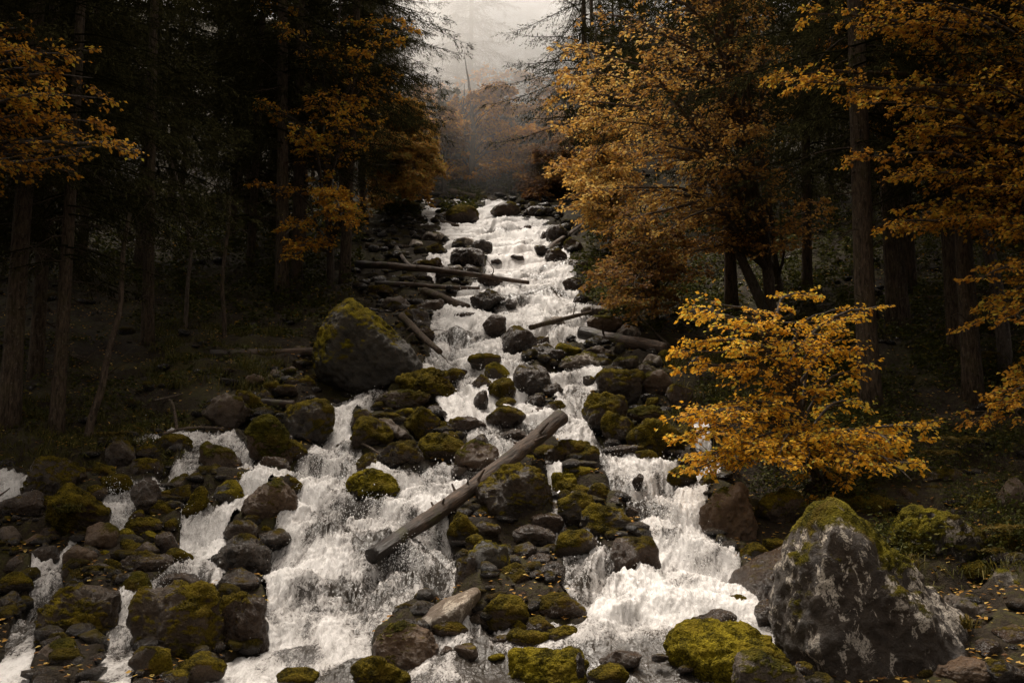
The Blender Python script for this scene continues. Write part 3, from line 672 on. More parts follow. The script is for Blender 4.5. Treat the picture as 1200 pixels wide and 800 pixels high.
 (523,575,24,14,'wet',.1,'rock','submerged stone above the lower half of the log',{}),
 # right cluster above golden tree
 (727,455,54,42,'moss',.72,B,'mossy boulder at the top of the right hand cluster',{}),
 (709,486,52,50,'moss',.62,B,'large rounded mossy boulder at the left edge of the right hand cluster',{}),
 (725,503,40,42,'moss',.7,'rock','green bulge of rock low in the right hand cluster',{}),
 (758,487,46,22,'brown',.45,'rock','flat brown mossy stone in the middle of the right hand cluster',{}),
 (772,518,56,50,'moss',.5,B,'dark mossy boulder at the right end of the right hand cluster',{}),
 (750,515,26,38,'moss',.6,'rock','narrow green rock between bulge and dark boulder in the right hand cluster',{'tilt':-20}),
 (769,450,38,36,'brown',.4,'rock','rust coloured rock above the flat brown mossy stone',{}),
 (796,466,32,30,'moss',.5,'rock','mossy grey rock right of the rust coloured rock beside the golden leaves',{}),
 (765,472,16,14,'moss',.7,'rock','small green stone under the rust coloured rock',{}),
 (735,430,32,24,'grey',.2,'rock','grey patched rock below the middle of the thick bank log',{}),
 (707,428,22,16,'moss',.5,'rock','small mossy rock below the left end of the thick bank log',{}),
 (765,424,22,18,'pale',.1,'rock','pale sharp stone at the right end of the thick bank log',{}),
 (757,436,30,18,'grey',.25,'rock','tilted grey stone under the right end of the thick bank log',{'tilt':-20}),
 (690,446,14,12,'wet',.2,'rock','small black stone at the left rim of the right hand cluster',{}),
 (734,393,36,24,'pale',.1,'rock','pale topped rock above the thick bank log',{'tilt':20}),
 (708,386,42,30,'brown',.2,'rock','brown rock behind the left end of the thick bank log',{}),
 (698,368,34,20,'brown',.2,'rock','brown stone on the right bank at the top of the leaning branch',{}),
 (700,413,32,14,'grey',.2,'rock','low grey stone directly beneath the thick bank log end',{}),
 (784,421,26,20,'moss',.6,'rock','dull mossy rock beyond the right end of the thick bank log',{}),
 (730,531,48,18,'wet',.2,'rock','flat dark stone at the foot of the right hand cluster',{}),
 (758,537,26,18,'moss',.55,'rock','small mossy foot stone of the right hand cluster',{}),
 (800,515,34,30,'wet',.3,'rock','dark rock beside the small side trickle under golden leaves',{}),
 (800,560,34,24,'moss',.7,'rock','green mossy stone where the small side trickle meets the falls',{}),
 (832,566,26,22,'moss',.75,'rock','mossy stone just left of the rust brown upright boulder top',{}),
 (806,540,30,18,'wet',.2,'rock','black stone below the small side trickle',{}),
 # central pile
 (655,536,38,24,'moss',.5,'rock','low mossy stone just right of the upper log underside',{}),
 (689,536,28,28,'moss',.4,'rock','dark mossy cube at the upper right corner of the central pile',{'p':14}),
 (671,531,40,30,'moss',.6,B,'dark mossy boulder at the top of the central pile',{}),
 (634,531,34,16,'moss',.5,'rock','flat mossy stone touching the upper half of the log',{}),
 (623,543,18,17,'bright',.75,'rock','small round green ball of moss right under the log',{}),
 (607,546,20,14,'moss',.5,'rock','small dark stone under the log beside the green ball',{}),
 (646,549,20,14,'wet',.1,'rock','wet grey stone in a tiny foam channel of the central pile',{}),
 (677,557,38,20,'bright',.75,'rock','bright mossy stone at the upper right of the central pile',{}),
 (661,566,28,24,'bright',.78,'rock','brightest round mossy stone of the central pile',{}),
 (674,576,42,18,'moss',.75,'rock','long mossy stone below the brightest round one',{'tilt':-12}),
 (701,580,26,26,'moss',.5,'rock','dark mossy stone right of the long mossy one in the central pile',{}),
 (677,601,44,48,'moss',.6,B,'egg shaped mossy brown boulder in the middle of the central pile',{}),
 (712,616,60,46,'moss',.5,B,'lumpy boulder with a pale wet top at the right of the central pile',{'lobes':2}),
 (724,590,22,18,'wet',.1,'rock','smooth dark stone above the lumpy pale topped boulder',{}),
 (741,600,16,20,'wet',.1,'rock','dark wet fang of rock in the foam right of the pile',{}),
 (747,565,14,20,'wet',.05,'rock','small black rock alone in the right white water',{}),
 (675,642,48,38,'moss',.42,B,'rounded dark boulder with water lapping its left side',{}),
 (745,658,56,56,'wet',.38,B,'round dark brown boulder at the lower right corner of the central pile',{}),
 (757,637,22,14,'wet',.05,'rock','thin wet ledge behind the round dark brown boulder',{}),
 (641,614,38,28,'wet',.4,'rock','dim mossy rock between angular boulder and egg shaped one',{}),
 (649,598,22,18,'wet',.4,'rock','small dark stone right below the large angular boulder',{}),
 (543,621,34,42,'moss',.6,'rock','rusty moss rock at the left edge of the central pile',{}),
 (567,606,38,26,'moss',.65,'rock','mossy stone below the log at the left of the central pile',{}),
 (570,623,34,24,'moss',.45,'rock','stubby dark stone under the mossy stone below the log',{}),
 (560,640,30,24,'moss',.7,'rock','small olive mossy knob above the tall golden moss boulder',{}),
 (572,664,50,56,'bright',.5,B,'tall boulder with golden moss front and pale tip in the central pile',{}),
 (548,678,28,50,'wet',.2,'rock','narrow black rock left of the tall golden moss boulder',{}),
 (625,630,50,28,'wet',.15,'slab','dark flat topped slab in the heart of the central pile',{'p':15}),
 (615,650,34,26,'wet',.25,'rock','black stone carrying a single yellow moss dot',{}),
 (645,680,34,42,'wet',.05,B,'glossy black boulder low in the central pile',{}),
 (633,660,28,24,'wet',.15,'rock','dark stone above the glossy black boulder',{}),
 (604,683,40,40,'wet',.3,B,'dark rounded boulder right of the tall golden moss boulder',{}),
 (627,697,26,22,'wet',.1,'rock','smooth grey stone left of the glossy black boulder',{}),
 (592,722,50,44,'moss',.65,B,'mossy boulder with olive streaks at the foot of the central pile',{'p':12}),
 (655,716,58,38,'wet',.2,B,'dark low pyramid boulder at the lower right foot of the central pile',{'p':13}),
 (626,718,28,22,'wet',.2,'rock','dark stone between the olive streaked boulder and the low pyramid',{}),
 (634,735,36,24,'wet',.3,'rock','dim stone above the flat mossy block at the pile foot',{}),
 (608,736,26,20,'moss',.5,'rock','small brown mossy stone right of the olive streaked boulder',{}),
 (661,746,40,24,'moss',.5,'rock','oval mossy stone at the right end of the pile foot',{}),
 (620,750,50,20,'moss',.55,'slab','flat mossy block along the pile foot',{'p':14}),
 (588,750,20,12,'wet',.2,'rock','small dark stone at the left end of the pile foot',{}),
 (682,738,18,12,'wet',.2,'rock','thin dark stone right of the oval mossy stone',{}),
 (560,727,34,24,'wet',.1,'rock','black stone between the pale tilted slab and the olive streaked boulder',{}),
 (524,742,46,26,'wet',.1,'rock','dark rock beneath the pale tilted slab',{}),
 (536,752,30,12,'wet',.15,'rock','low dark ledge at the waterline under the tilted slab',{}),
 (546,765,28,18,'moss',.3,'rock','small brown stone in the shallow pool',{}),
 (523,764,16,14,'wet',.1,'rock','tiny grey stone right of the round brown boulder',{}),
 (582,771,18,9,'bright',.8,'rock','flat green pebble in the shallow pool',{}),
 (511,746,14,12,'wet',.1,'rock','tiny black stone between round brown boulder and tilted slab',{}),
 # bottom right pool
 (727,773,48,24,'wet',.0,'rock','smooth black stone in the bottom pool',{'y':8.3}),
 (713,791,46,22,'moss',.65,'rock','moss patched stone below the smooth black one',{'y':8.0}),
 (774,771,20,10,'wet',.05,'rock','small dark pebble right of the smooth black stone',{'y':8.3}),
 (804,784,20,12,'wet',.1,'rock','dark pebble touching the wide bright mossy boulder',{'y':8.2}),
 (738,733,18,12,'wet',.05,'rock','glassy dark stone in the foam above the bottom pool',{}),
 (680,785,10,40,'wet',.1,'rock','narrow dark stone right of the flat topped mossy block',{'y':8.1}),
 (838,727,58,24,'wet',.05,'rock','low wet oval stone behind the wide bright mossy boulder',{}),
 (866,714,52,26,'wet',.35,'rock','dark mossy stone beneath the smooth leaning slab',{}),
 (884,651,34,30,'moss',.7,'rock','mossy stone between the rust brown boulder and the smooth slab',{'y':10.4}),
 (908,639,28,16,'moss',.65,'rock','little mossy stone behind the smooth leaning slab',{'y':10.6}),
 (900,722,30,34,'wet',.3,'rock','dark stone in the gap left of the lichen boulder',{'y':9.0}),
 (943,783,24,14,'wet',.3,'rock','small stone in the shadow at the lichen boulder foot',{'y':7.7}),
 # right bank
 (1092,636,96,78,'lichen',.7,B,'broad mossy boulder with a white streak behind the lichen boulder',{}),
 (1181,690,50,40,'pale',.25,'rock','pale topped rock at the right edge above the flat slabs',{}),
 (1148,722,90,28,'grey',.12,'slab','long flat grey slab right of the lichen boulder',{'tilt':-14}),
 (1120,722,54,40,'grey',.2,'slab','tilted slab with a grass tuft against the lichen boulder',{}),
 (1158,764,30,28,'wet',.2,'rock','small round dark stone beneath the long flat slab',{}),
 (1190,750,50,34,'wet',.2,'rock','dark block at the right edge under the pale topped rock',{}),
 (1187,588,36,54,'grey',.4,B,'grey boulder with a bright moss cap at the right edge',{}),
 (1142,672,40,24,'moss',.55,'rock','dim mossy stone right of the broad white streaked boulder',{}),
 (1108,562,60,24,'moss',.5,'rock','long dim mossy rock in shadow above the broad boulder',{}),
 (1045,700,30,20,'brown',.3,'rock','brown stone peeping behind the shoulder of the lichen boulder',{}),
 (1175,640,40,26,'moss',.6,'rock','fern covered stone below the bright capped boulder',{}),
 (1085,672,36,24,'pale',.25,'rock','pale lichen stone behind the right shoulder of the lichen boulder',{}),
 (915,598,62,44,'moss',.55,B,'dark mossy boulder in the hollow under the golden beech, left of its stem',{}),
 (968,572,50,32,'wet',.35,'rock','dark rock right at the stem foot of the golden beech',{}),
 (1020,598,54,36,'moss',.6,'rock','shaded mossy rock right of the lichen boulder peak',{}),
 (1066,585,40,26,'wet',.4,'rock','dim rock further right along the shaded bank behind the lichen boulder',{}),
 (1150,598,44,28,'moss',.65,'rock','mossy stone left of the bright capped boulder',{}),
 (1130,790,70,34,'brown',.3,'slab','flat brown slab strewn with leaves at the bottom right corner',{}),
 (1180,792,50,34,'wet',.3,'rock','dark stone in the bottom right corner',{}),
 # upper falls
 (542,254,40,28,'moss',.55,B,'moss topped boulder where the falls begin',{}),
 (594,250,38,24,'moss',.45,B,'brown mossy boulder right of the first drop under the far logs',{}),
 (630,252,34,20,'wet',.3,'rock','dim brown rock right of the brown mossy boulder at the falls top',{}),
 (618,268,10,9,'wet',.1,'rock','tiny dark rock in the foam of the first drop',{}),
 (495,224,28,24,'grey',.25,B,'rounded grey boulder highest on the left bank',{}),
 (467,228,24,24,'pale',.15,'rock','pale rock left of the highest grey boulder',{}),
 (480,242,18,16,'moss',.4,'rock','small mossy rock under the pale rock on the upper left bank',{}),
 (520,242,32,16,'moss',.5,'rock','flat mossy rock beside the thin top trickle',{}),
 (520,255,22,14,'wet',.3,'rock','dark rock under the thin top trickle',{}),
 (454,220,16,16,'grey',.2,'rock','small grey rock leftmost on the upper bank',{}),
 (508,281,26,18,'pale',.3,'rock','rock with a white worn top under the upper slanting log',{}),
 (487,288,18,16,'pale',.25,'rock','small pale mossy stone left of the white topped rock',{}),
 (510,294,30,18,'wet',.4,'rock','dark foot rock of the white topped rock',{}),
 (545,286,24,14,'pale',.1,'rock','pale topped stone of the cluster splitting the upper falls',{}),
 (565,292,24,22,'wet',.1,'rock','round grey stone of the cluster splitting the upper falls',{}),
 (548,303,40,28,'wet',.2,B,'main dark boulder of the cluster splitting the upper falls',{}),
 (553,318,24,18,'wet',.2,'rock','lowest dark stone of the cluster splitting the upper falls',{}),
 (524,322,30,22,'moss',.35,'rock','mossy brown stone left of the side trickle in the upper falls',{}),
 (533,316,18,10,'pale',.1,'rock','small white topped stone above the mossy brown one',{}),
 (500,314,38,18,'wet',.3,'rock','dark rock above the crossing logs',{}),
 (492,309,16,10,'pale',.1,'rock','pale flat stone on the dark rock above the crossing logs',{}),
 (470,300,22,12,'grey',.3,'rock','dim grey stone on the left bank above the crossing logs',{}),
 (462,286,18,10,'grey',.3,'rock','grey pebble on the left bank near the upper slanting log',{}),
 (478,328,22,12,'wet',.3,'rock','dark pebble just above the crossing logs',{}),
 (606,304,18,11,'wet',.1,'rock','dark stone right of centre in the upper falls',{}),
 (582,307,14,8,'wet',.1,'rock','smaller dark stone left of centre in the upper falls',{}),
 (588,301,12,6,'wet',.1,'rock','tiniest dark stone between the two in the upper falls',{}),
 (575,331,30,18,'wet',.1,'rock','wet stone behind the tips of the crossing logs',{}),
 (571,353,42,26,'wet',.15,B,'dark block right under the tips of the crossing logs',{'p':14}),
 (545,373,32,12,'wet',.1,'rock','flat wet stone left of the pointed grey rock',{}),
 (465,358,38,20,'grey',.2,'slab','flat slab with a pale top left of the crossing logs foot',{}),
 (500,362,40,22,'wet',.2,'rock','dark wet rock beneath the crossing logs',{}),
 (489,377,30,28,'wet',.3,'rock','rock with thin trickles right of the big peaked boulder tip',{}),
 (498,393,22,22,'wet',.2,'rock','round dark stone near the dead branch top',{}),
 (474,388,24,20,'wet',.3,'rock','dark stone touching the slope of the big peaked boulder',{}),
 (446,343,30,16,'wet',.3,'rock','dim stone left below the crossing logs',{}),
 (653,277,26,28,'wet',.25,B,'brown boulder on the right bank of the upper falls',{}),
 (635,294,18,14,'wet',.1,'rock','dark stone at the right rim of the upper falls',{}),
 (637,277,8,14,'wet',.1,'rock','narrow dark stone near the right rim of the first drop',{}),
 (651,300,26,18,'wet',.3,'rock','dark mossy stone below the brown right bank boulder',{}),
 (672,290,24,22,'brown',.3,'rock','brown rock further right on the upper right bank',{}),
 (668,312,26,18,'wet',.2,'rock','stone draped with a thread of water on the upper right bank',{}),
 (672,336,26,20,'wet',.3,'rock','dark stone on the right bank beside the mid falls',{}),
 (642,347,22,14,'wet',.05,'rock','water washed stone in the right half of the mid falls',{}),
 (683,352,24,18,'wet',.3,'rock','dim stone on the right bank above the leaning branch',{}),
 (652,377,20,14,'pale',.3,'rock','grey green stone just above the leaning branch',{}),
 (599,357,14,14,'wet',.05,'rock','small washed stone right of the dark block in the mid falls',{}),
 (690,315,22,18,'brown',.3,'rock','rusty stone half under leaves on the upper right bank',{}),
]
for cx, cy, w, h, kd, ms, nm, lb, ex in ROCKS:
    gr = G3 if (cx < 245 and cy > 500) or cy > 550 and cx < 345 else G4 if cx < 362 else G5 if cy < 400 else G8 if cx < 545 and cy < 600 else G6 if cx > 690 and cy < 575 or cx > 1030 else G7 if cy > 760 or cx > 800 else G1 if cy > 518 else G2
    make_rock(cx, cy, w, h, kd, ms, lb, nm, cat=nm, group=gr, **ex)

# ------------------------------------------------------------------ loose rubble between the rocks (countless)
def rubble():
    V3, T3 = ico(2); n = 30000; mb = MB(); r = RNG
    py = np.exp(r.uniform(math.log(1), math.log(1), n)); yy = np.exp(r.uniform(math.log(7.5), math.log(60), n)); px = r.uniform(-150, 1250, n)
    X = (px - 600) / F * yy; w = wet(X, yy)
    ppx, ppy = project(X, yy, base(X, yy))
    L = np.interp(ppy, [230, 330, 400, 500, 540, 600, 860], [440, 430, 380, 220, 90, -200, -200]); Rr = np.interp(ppy, [230, 330, 400, 480, 560, 650, 860], [650, 690, 770, 800, 850, 900, 900])
    inside = (ppx > L) & (ppx < Rr); pr = np.where(inside, np.where(ppy > 500, .45, .75), 0.08) * np.where(w > 0.25, 0.0, 1); k = r.random(n) < pr
    X = X[k]; yy = yy[k]; px = ppx[k]; n = len(X); Z = ground(X, yy)
    sz = (0.020 + 0.085 * r.random(n) ** 3) * (0.8 + yy / 22)
    shp = []
    for s in range(10): shp.append(rock_verts(2, 900 + s, nplanes=8, p=22, cut=(.5, .95), rough=.12)[0])
    shp = np.stack(shp); k = r.integers(0, 10, n); a = r.uniform(0, 2 * np.pi, n); ca, sa = np.cos(a)[:, None], np.sin(a)[:, None]
    S = shp[k] * (sz[:, None] * np.stack([r.uniform(.8, 1.4, n), r.uniform(.8, 1.3, n), r.uniform(.5, .9, n)], 1))[:, None]
    S = np.stack([S[..., 0] * ca - S[..., 1] * sa, S[..., 0] * sa + S[..., 1] * ca, S[..., 2]], -1) + np.stack([X, yy, Z + 0.04 + sz * .25], 1)[:, None]
    zz = shp[k][..., 2]
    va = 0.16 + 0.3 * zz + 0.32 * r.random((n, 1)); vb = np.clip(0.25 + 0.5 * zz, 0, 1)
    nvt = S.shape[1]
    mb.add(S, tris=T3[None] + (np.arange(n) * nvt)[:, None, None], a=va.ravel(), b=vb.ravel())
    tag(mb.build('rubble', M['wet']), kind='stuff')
rubble()
# ------------------------------------------------------------------ logs and branches
def log(name, label, p0, p1, r0, r1, mat_, y0=None, y1=None, lift=0.1, bend=0.0, n=26, k=16, twigs=0, group=None, cat='log', stubs=0):
    a = hit(*p0) if y0 is None else P(*p0, y0); b = hit(*p1) if y1 is None else P(*p1, y1)
    a = a + [0, 0, lift * (y0 is None)]; b = b + [0, 0, lift * (y1 is None)]
    L = np.linalg.norm(b - a); t = np.linspace(0, 1, n)[:, None]; loc = np.zeros((n, 3)); loc[:, 0] = t[:, 0] * L
    sd = sum(map(ord, label)); loc[:, 2] = bend * L * np.sin(np.pi * t[:, 0]) + 0.007 * L * fbm(t[:, 0] * 3, t[:, 0] * 0, t[:, 0] * 0 + sd, 3, sd)
    loc[:, 1] = 0.008 * L * fbm(t[:, 0] * 3 + 9, t[:, 0] * 0, t[:, 0] * 0 + sd, 3, sd)
    rad = (r0 + (r1 - r0) * t[:, 0]) * (1 + 0.06 * fbm(t[:, 0] * 9, t[:, 0] * 0, t[:, 0] * 0, 3, sd))
    root = empty(name, a); d = Vector(b - a).normalized(); root.rotation_mode = 'QUATERNION'; root.rotation_quaternion = d.to_track_quat('X', 'Z')
    mb = MB(); tube(mb, loc, rad, k, 0.17, sd); mb.build('trunk' if name != 'fallen_branch' else 'stem', mat_, root)
    tag(root, label, cat, group); rg = np.random.default_rng(sd)
    for _ in range(stubs):
        s = rg.uniform(.15, .95); i = int(s * (n - 1)); az = rg.uniform(0, 6.28); dd = np.array([0.35, math.cos(az), math.sin(az)]); m2 = MB()
        segs(m2, loc[i][None], (loc[i] + dd * (rad[i] + rg.uniform(.04, .17)))[None], rad[i] * .28, rad[i] * .12, 6); m2.build('branch_stub', mat_, root)
    for _ in range(twigs):
        s = rg.uniform(.35, 1.0); i = int(s * (n - 1)); m2 = MB(); p = loc[i].copy(); dd = nrm(np.array([rg.uniform(.2, .9), rg.uniform(-.6, .6), rg.uniform(-.4, 1.0)])); pts = [p]
        tl = rg.uniform(.12, .34) * min(L * 0.35, 1.6)
        for _k in range(7): dd = nrm(dd + rg.normal(0, .22, 3) + [0, 0, -.06]); p = p + dd * tl / 4; pts.append(p)
        tube(m2, pts, np.linspace(max(rad[i] * .35, .006), .003, 8), 5); m2.build('twig', mat_, root)
    return root
log('fallen_log', 'thick bare grey log lying diagonally across the central pile in the cascade', (436,652), (656,490), .080, .112, M['log'], y0=10.35, y1=13.6, stubs=12, n=70, k=26, bend=-0.01)
LG = 'logs across the upper falls'
log('fallen_log', 'long pale fallen log reaching over the stream, uppermost of the crossing logs', (418,322), (620,344), .11, .05, M['log'], lift=.30, bend=.01, twigs=4, group=LG)
log('fallen_log', 'shorter fallen log lying just under the uppermost crossing log', (440,341), (562,347), .08, .04, M['log'], lift=.2, twigs=3, group=LG)
log('fallen_log', 'thin sunken log slanting down right into the foam under the crossing logs', (498,347), (548,366), .12, .08, M['deadwood'], lift=.12, group=LG)
log('fallen_log', 'slanting log on the left bank ending at the boulder where the falls begin', (462,252), (536,268), .10, .075, M['deadwood'], lift=.12, group=LG)
log('fallen_log', 'yellowish short log standing steeply on the left bank above the crossing logs', (464,298), (482,322), .07, .06, M['log'], lift=.2, group=LG)
log('fallen_log', 'mossy horizontal log on the upper left bank below the slanting log', (428,292), (483,294), .09, .07, M['deadwood'], lift=.12, group=LG)
log('fallen_log', 'brown log descending to the right above the head of the falls', (527,224), (598,240), .15, .12, M['twig'], y0=49.5, y1=49.0, group=LG)
log('fallen_log', 'horizontal log right of the brown one above the head of the falls', (585,240), (656,236), .14, .11, M['twig'], y0=49.3, y1=49.6, group=LG)
log('fallen_log', 'light slender log leaning on the upper right bank', (640,305), (682,272), .08, .06, M['log'], lift=.3, group=LG)
log('fallen_log', 'thick mossy log jutting from the right bank over the pale slab', (682,400), (782,421), .14, .12, M['log'], lift=.18, n=30, stubs=3)
log('fallen_branch', 'dark slender branch leaning over the foam towards the right bank', (622,394), (712,371), .06, .03, M['deadwood'], lift=.2, twigs=3, cat='branch')
log('fallen_log', 'straight dark log lying on the left bank beside the big peaked boulder', (246,421), (372,417), .095, .085, M['log'], lift=.08)
log('fallen_log', 'thin dark log above the foam left of the blocky moss topped boulder', (288,482), (344,484), .07, .06, M['log'], lift=.14)
log('fallen_branch', 'dead branch with curled twigs sliding down beside the big peaked boulder', (470,390), (515,434), .085, .05, M['deadwood'], lift=.35, twigs=8, cat='branch')
log('fallen_branch', 'thin pale stick poking out of the left white water', (414,526), (446,545), .02, .012, M['twig'], lift=.15, cat='branch')
log('fallen_branch', 'bent bare twig hanging over the small left foam pool', (190,527), (262,520), .022, .010, M['twig'], lift=.22, bend=.06, twigs=5, cat='branch')
log('fallen_branch', 'brown curved stick rising from the bank behind the left foam pool', (208,512), (192,476), .025, .012, M['deadwood'], lift=.05, bend=.15, twigs=2, cat='branch')
log('fallen_branch', 'whitish broken sticks lying on the dark left bank', (180,478), (214,470), .018, .010, M['twig'], lift=.12, twigs=4, cat='branch')
log('fallen_branch', 'dark bare branches tangled above the thick mossy log', (785,415), (742,370), .03, .012, M['deadwood'], lift=.15, twigs=7, cat='branch')
log('fallen_branch', 'thin dark twig leaning out of the waterfall at the left edge', (-6,604), (10,592), .012, .006, M['deadwood'], lift=.2, cat='branch')
# ------------------------------------------------------------------ spruces
def spruce(seed, H=20.0, start=3.2, rmax=3.0, r0=0.2, dense=1.0, dead=22, detail=1.0):
    r = np.random.default_rng(seed); root = empty('spruce_tree')
    t = np.linspace(0, 1, 26); ln = r.normal(0, .012, 2) * H
    pts = np.stack([ln[0] * t ** 1.5 + .03 * np.sin(t * 7 + seed), ln[1] * t ** 1.5 + .03 * np.cos(t * 6 + seed), t * H - 0.3], 1)
    rad = r0 * (1 - t) ** 0.85 + 0.012; rad[0] *= 1.3; rad[1] *= 1.08
    mb = MB(); tube(mb, pts, rad, 12, 0.18, seed)
    def at(z): return np.stack([np.interp(z, pts[:, 2], pts[:, 0]), np.interp(z, pts[:, 2], pts[:, 1]), z], -1)
    # dead lower branches
    zs = r.uniform(0.9, start + 2.5, dead); az = r.uniform(0, 6.28, dead)
    for z, a in zip(zs, az):
        L = r.uniform(.4, 1.7); p = at(z); d = np.array([math.cos(a), math.sin(a), r.uniform(-.25, .15)]); q = [p]
        for k in range(5): d = nrm(d + r.normal(0, .12, 3) + [0, 0, -.07]); p = p + d * L / 5; q.append(p)
        q = np.array(q); segs(mb, q[:-1], q[1:], np.linspace(.016, .006, 5), np.linspace(.013, .004, 5), 3)
        m = 7; s = r.integers(1, 5, m); dd = nrm(r.normal(0, 1, (m, 3)) * [1, 1, .5] + d * .8); segs(mb, q[s], q[s] + dd * r.uniform(.12, .4, (m, 1)), .005, .002, 3)
    mb.build('trunk', M['bark'], root)
    cr = MB(); nb = int((H - start) / 0.095 * dense)
    z = start + (H - start - 0.2) * np.sort(r.random(nb)); u = (z - start) / (H - start)
    L = rmax * (1 - u) ** 0.75 * r.uniform(.55, 1.1, nb) * np.clip(u * 5 + .45, 0, 1) + .2; az = r.uniform(0, 2 * np.pi, nb); out = np.stack([np.cos(az), np.sin(az), 0 * az], 1); side = np.stack([-np.sin(az), np.cos(az), 0 * az], 1)
    S = np.linspace(0, 1, 8); dz = lambda s, ll: ll * (0.10 * s - 0.55 * s ** 1.6 + 0.20 * s ** 4)
    B0 = at(z); bp = B0[:, None] + out[:, None] * (L[:, None] * S)[..., None] + np.array([0, 0, 1]) * dz(S[None], L[:, None])[..., None] + side[:, None] * (0.06 * L[:, None] * np.sin(S * 3 + az[:, None]))[..., None]
    segs(cr, bp[:, :-1].reshape(-1, 3), bp[:, 1:].reshape(-1, 3), np.tile(np.linspace(.022, .006, 7), nb), np.tile(np.linspace(.019, .004, 7), nb), 3, a=0.12)
    # branchlets
    P0 = []; Dd = []; LL = []
    for i in range(nb):
        m = int(L[i] / .07 * detail); s = r.uniform(.12, 1, m); x = s * 7; k = np.minimum(x.astype(int), 6); f = (x - k)[:, None]
        p = bp[i, k] * (1 - f) + bp[i, k + 1] * f; sg = r.choice([-1, 1], m)[:, None]
        d = nrm(out[i] * r.uniform(.5, 1.1, (m, 1)) + side[i] * sg * r.uniform(.4, 1.0, (m, 1)) + np.array([0, 0, 1]) * r.uniform(-1.1, .0, (m, 1)))
        P0.append(p); Dd.append(d); LL.append((.16 + .30 * L[i] * (1 - s) * .7) * r.uniform(.6, 1.2, m) + .06)
    P0 = np.concatenate(P0); Dd = np.concatenate(Dd); LL = np.concatenate(LL)
    E = P0 + Dd * LL[:, None] + np.array([0, 0, -.25]) * (LL ** 2)[:, None]
    nn = 11; tt = (np.arange(nn) + .5) / nn
    q = P0[:, None] * (1 - tt)[None, :, None] + E[:, None] * tt[None, :, None] + r.normal(0, .008, (len(P0), nn, 3))
    dirs = nrm(np.repeat(nrm(E - P0)[:, None], nn, 1) + r.normal(0, .45, (len(P0), nn, 3))); n = len(P0) * nn
    q = q.reshape(-1, 3); dirs = dirs.reshape(-1, 3); sd = nrm(np.cross(dirs, r.normal(0, .5, (n, 3)) + [0, 0, 1.0]))
    ll = (np.repeat(LL, nn) / nn * 1.3 + .035)[:, None] * r.uniform(.8, 1.25, (n, 1)); ww = r.uniform(.008, .015, (n, 1)) / math.sqrt(detail)
    V = np.stack([q, q + dirs * ll * .4 + sd * ww, q + dirs * ll, q + dirs * ll * .4 - sd * ww], 1)
    cr.add(V, np.arange(n * 4).reshape(-1, 4), a=np.repeat(np.clip(r.normal(.45, .2, n) + .25 * np.tile(tt, len(P0)) - .1, 0, 1), 4))
    cr.build('crown', M['needle'], root); return root

SP = [spruce(1, 19, 2.6, 3.6, .105), spruce(2, 21, 3.4, 3.6, .13), spruce(3, 17, 1.8, 3.2, .09), spruce(4, 23, 4.4, 3.8, .165), spruce(5, 15, 1.0, 2.8, .085)]
_used = set()
def put(k, x, y, s, label, group=None, rz=None, sink=0.0):
    if k not in _used: o = SP[k]; _used.add(k)
    else: o = copy_tree(SP[k])
    o.location = (x, y, ground1(x, y) - sink); o.scale = (s, s, s); o.rotation_euler = (RNG.normal(0, .012), RNG.normal(0, .02), RNG.uniform(0, 6.28) if rz is None else rz)
    tag(o, label, 'tree', group); return o
def put_px(k, px, py, s, label, group=None, y=None):
    h_ = hit(px, py); 
    if y: h_ = P(px, py, y)
    return put(k, h_[0], h_[1], s, label, group)
GL = 'spruces of the dark left forest'; GR = 'spruces of the right forest'; GB = 'spruces in the mist up the valley'
put_px(3, 10, 505, .85, 'thickest spruce trunk at the left edge in the dark forest', GL)
put_px(1, 64, 508, .75, 'straight medium spruce trunk right of the thickest one at the left edge', GL)
put_px(0, 174, 405, 1.0, 'spruce with a pale flecked trunk behind the thin leaning dead stem', GL)
put_px(1, 330, 352, 1.15, 'tall double spruce trunk, left of the pair above the big peaked boulder', GL)
put_px(0, 346, 340, 1.2, 'tall double spruce trunk, right of the pair above the big peaked boulder', GL)
put_px(1, 405, 330, 1.1, 'dark spruce trunk at the left end of the crossing logs', GL)
put_px(2, 425, 262, 1.2, 'spruce whose drooping boughs stand out against the mist at upper left', GL)
put_px(3, 1022, 492, .9, 'tall spruce with a mossy pale trunk rising behind the golden beech', GR)
put_px(1, 858, 370, 1.0, 'spruce trunk standing left of the leaning birch stems', GR)
put_px(0, 948, 345, 1.0, 'slim spruce trunk between the leaning birches and the mossy pale trunk', GR)
put_px(3, 1140, 470, .8, 'dark spruce trunk right of the mossy pale trunk', GR)
put_px(1, 1068, 345, 1.1, 'dim spruce trunk in deep shade between mossy pale trunk and dark one', GR)
put_px(2, 690, 258, 1.45, 'spruce with boughs against the mist behind the orange beech', GR)
taken = [(o.location.x, o.location.y) for o in bpy.data.objects if o.name.startswith('spruce_tree')]
def ok(x, y, d):
    for a, b in taken:
        if (a - x) ** 2 + (b - y) ** 2 < d * d: return False
    taken.append((x, y)); return True
rs = np.random.default_rng(5)
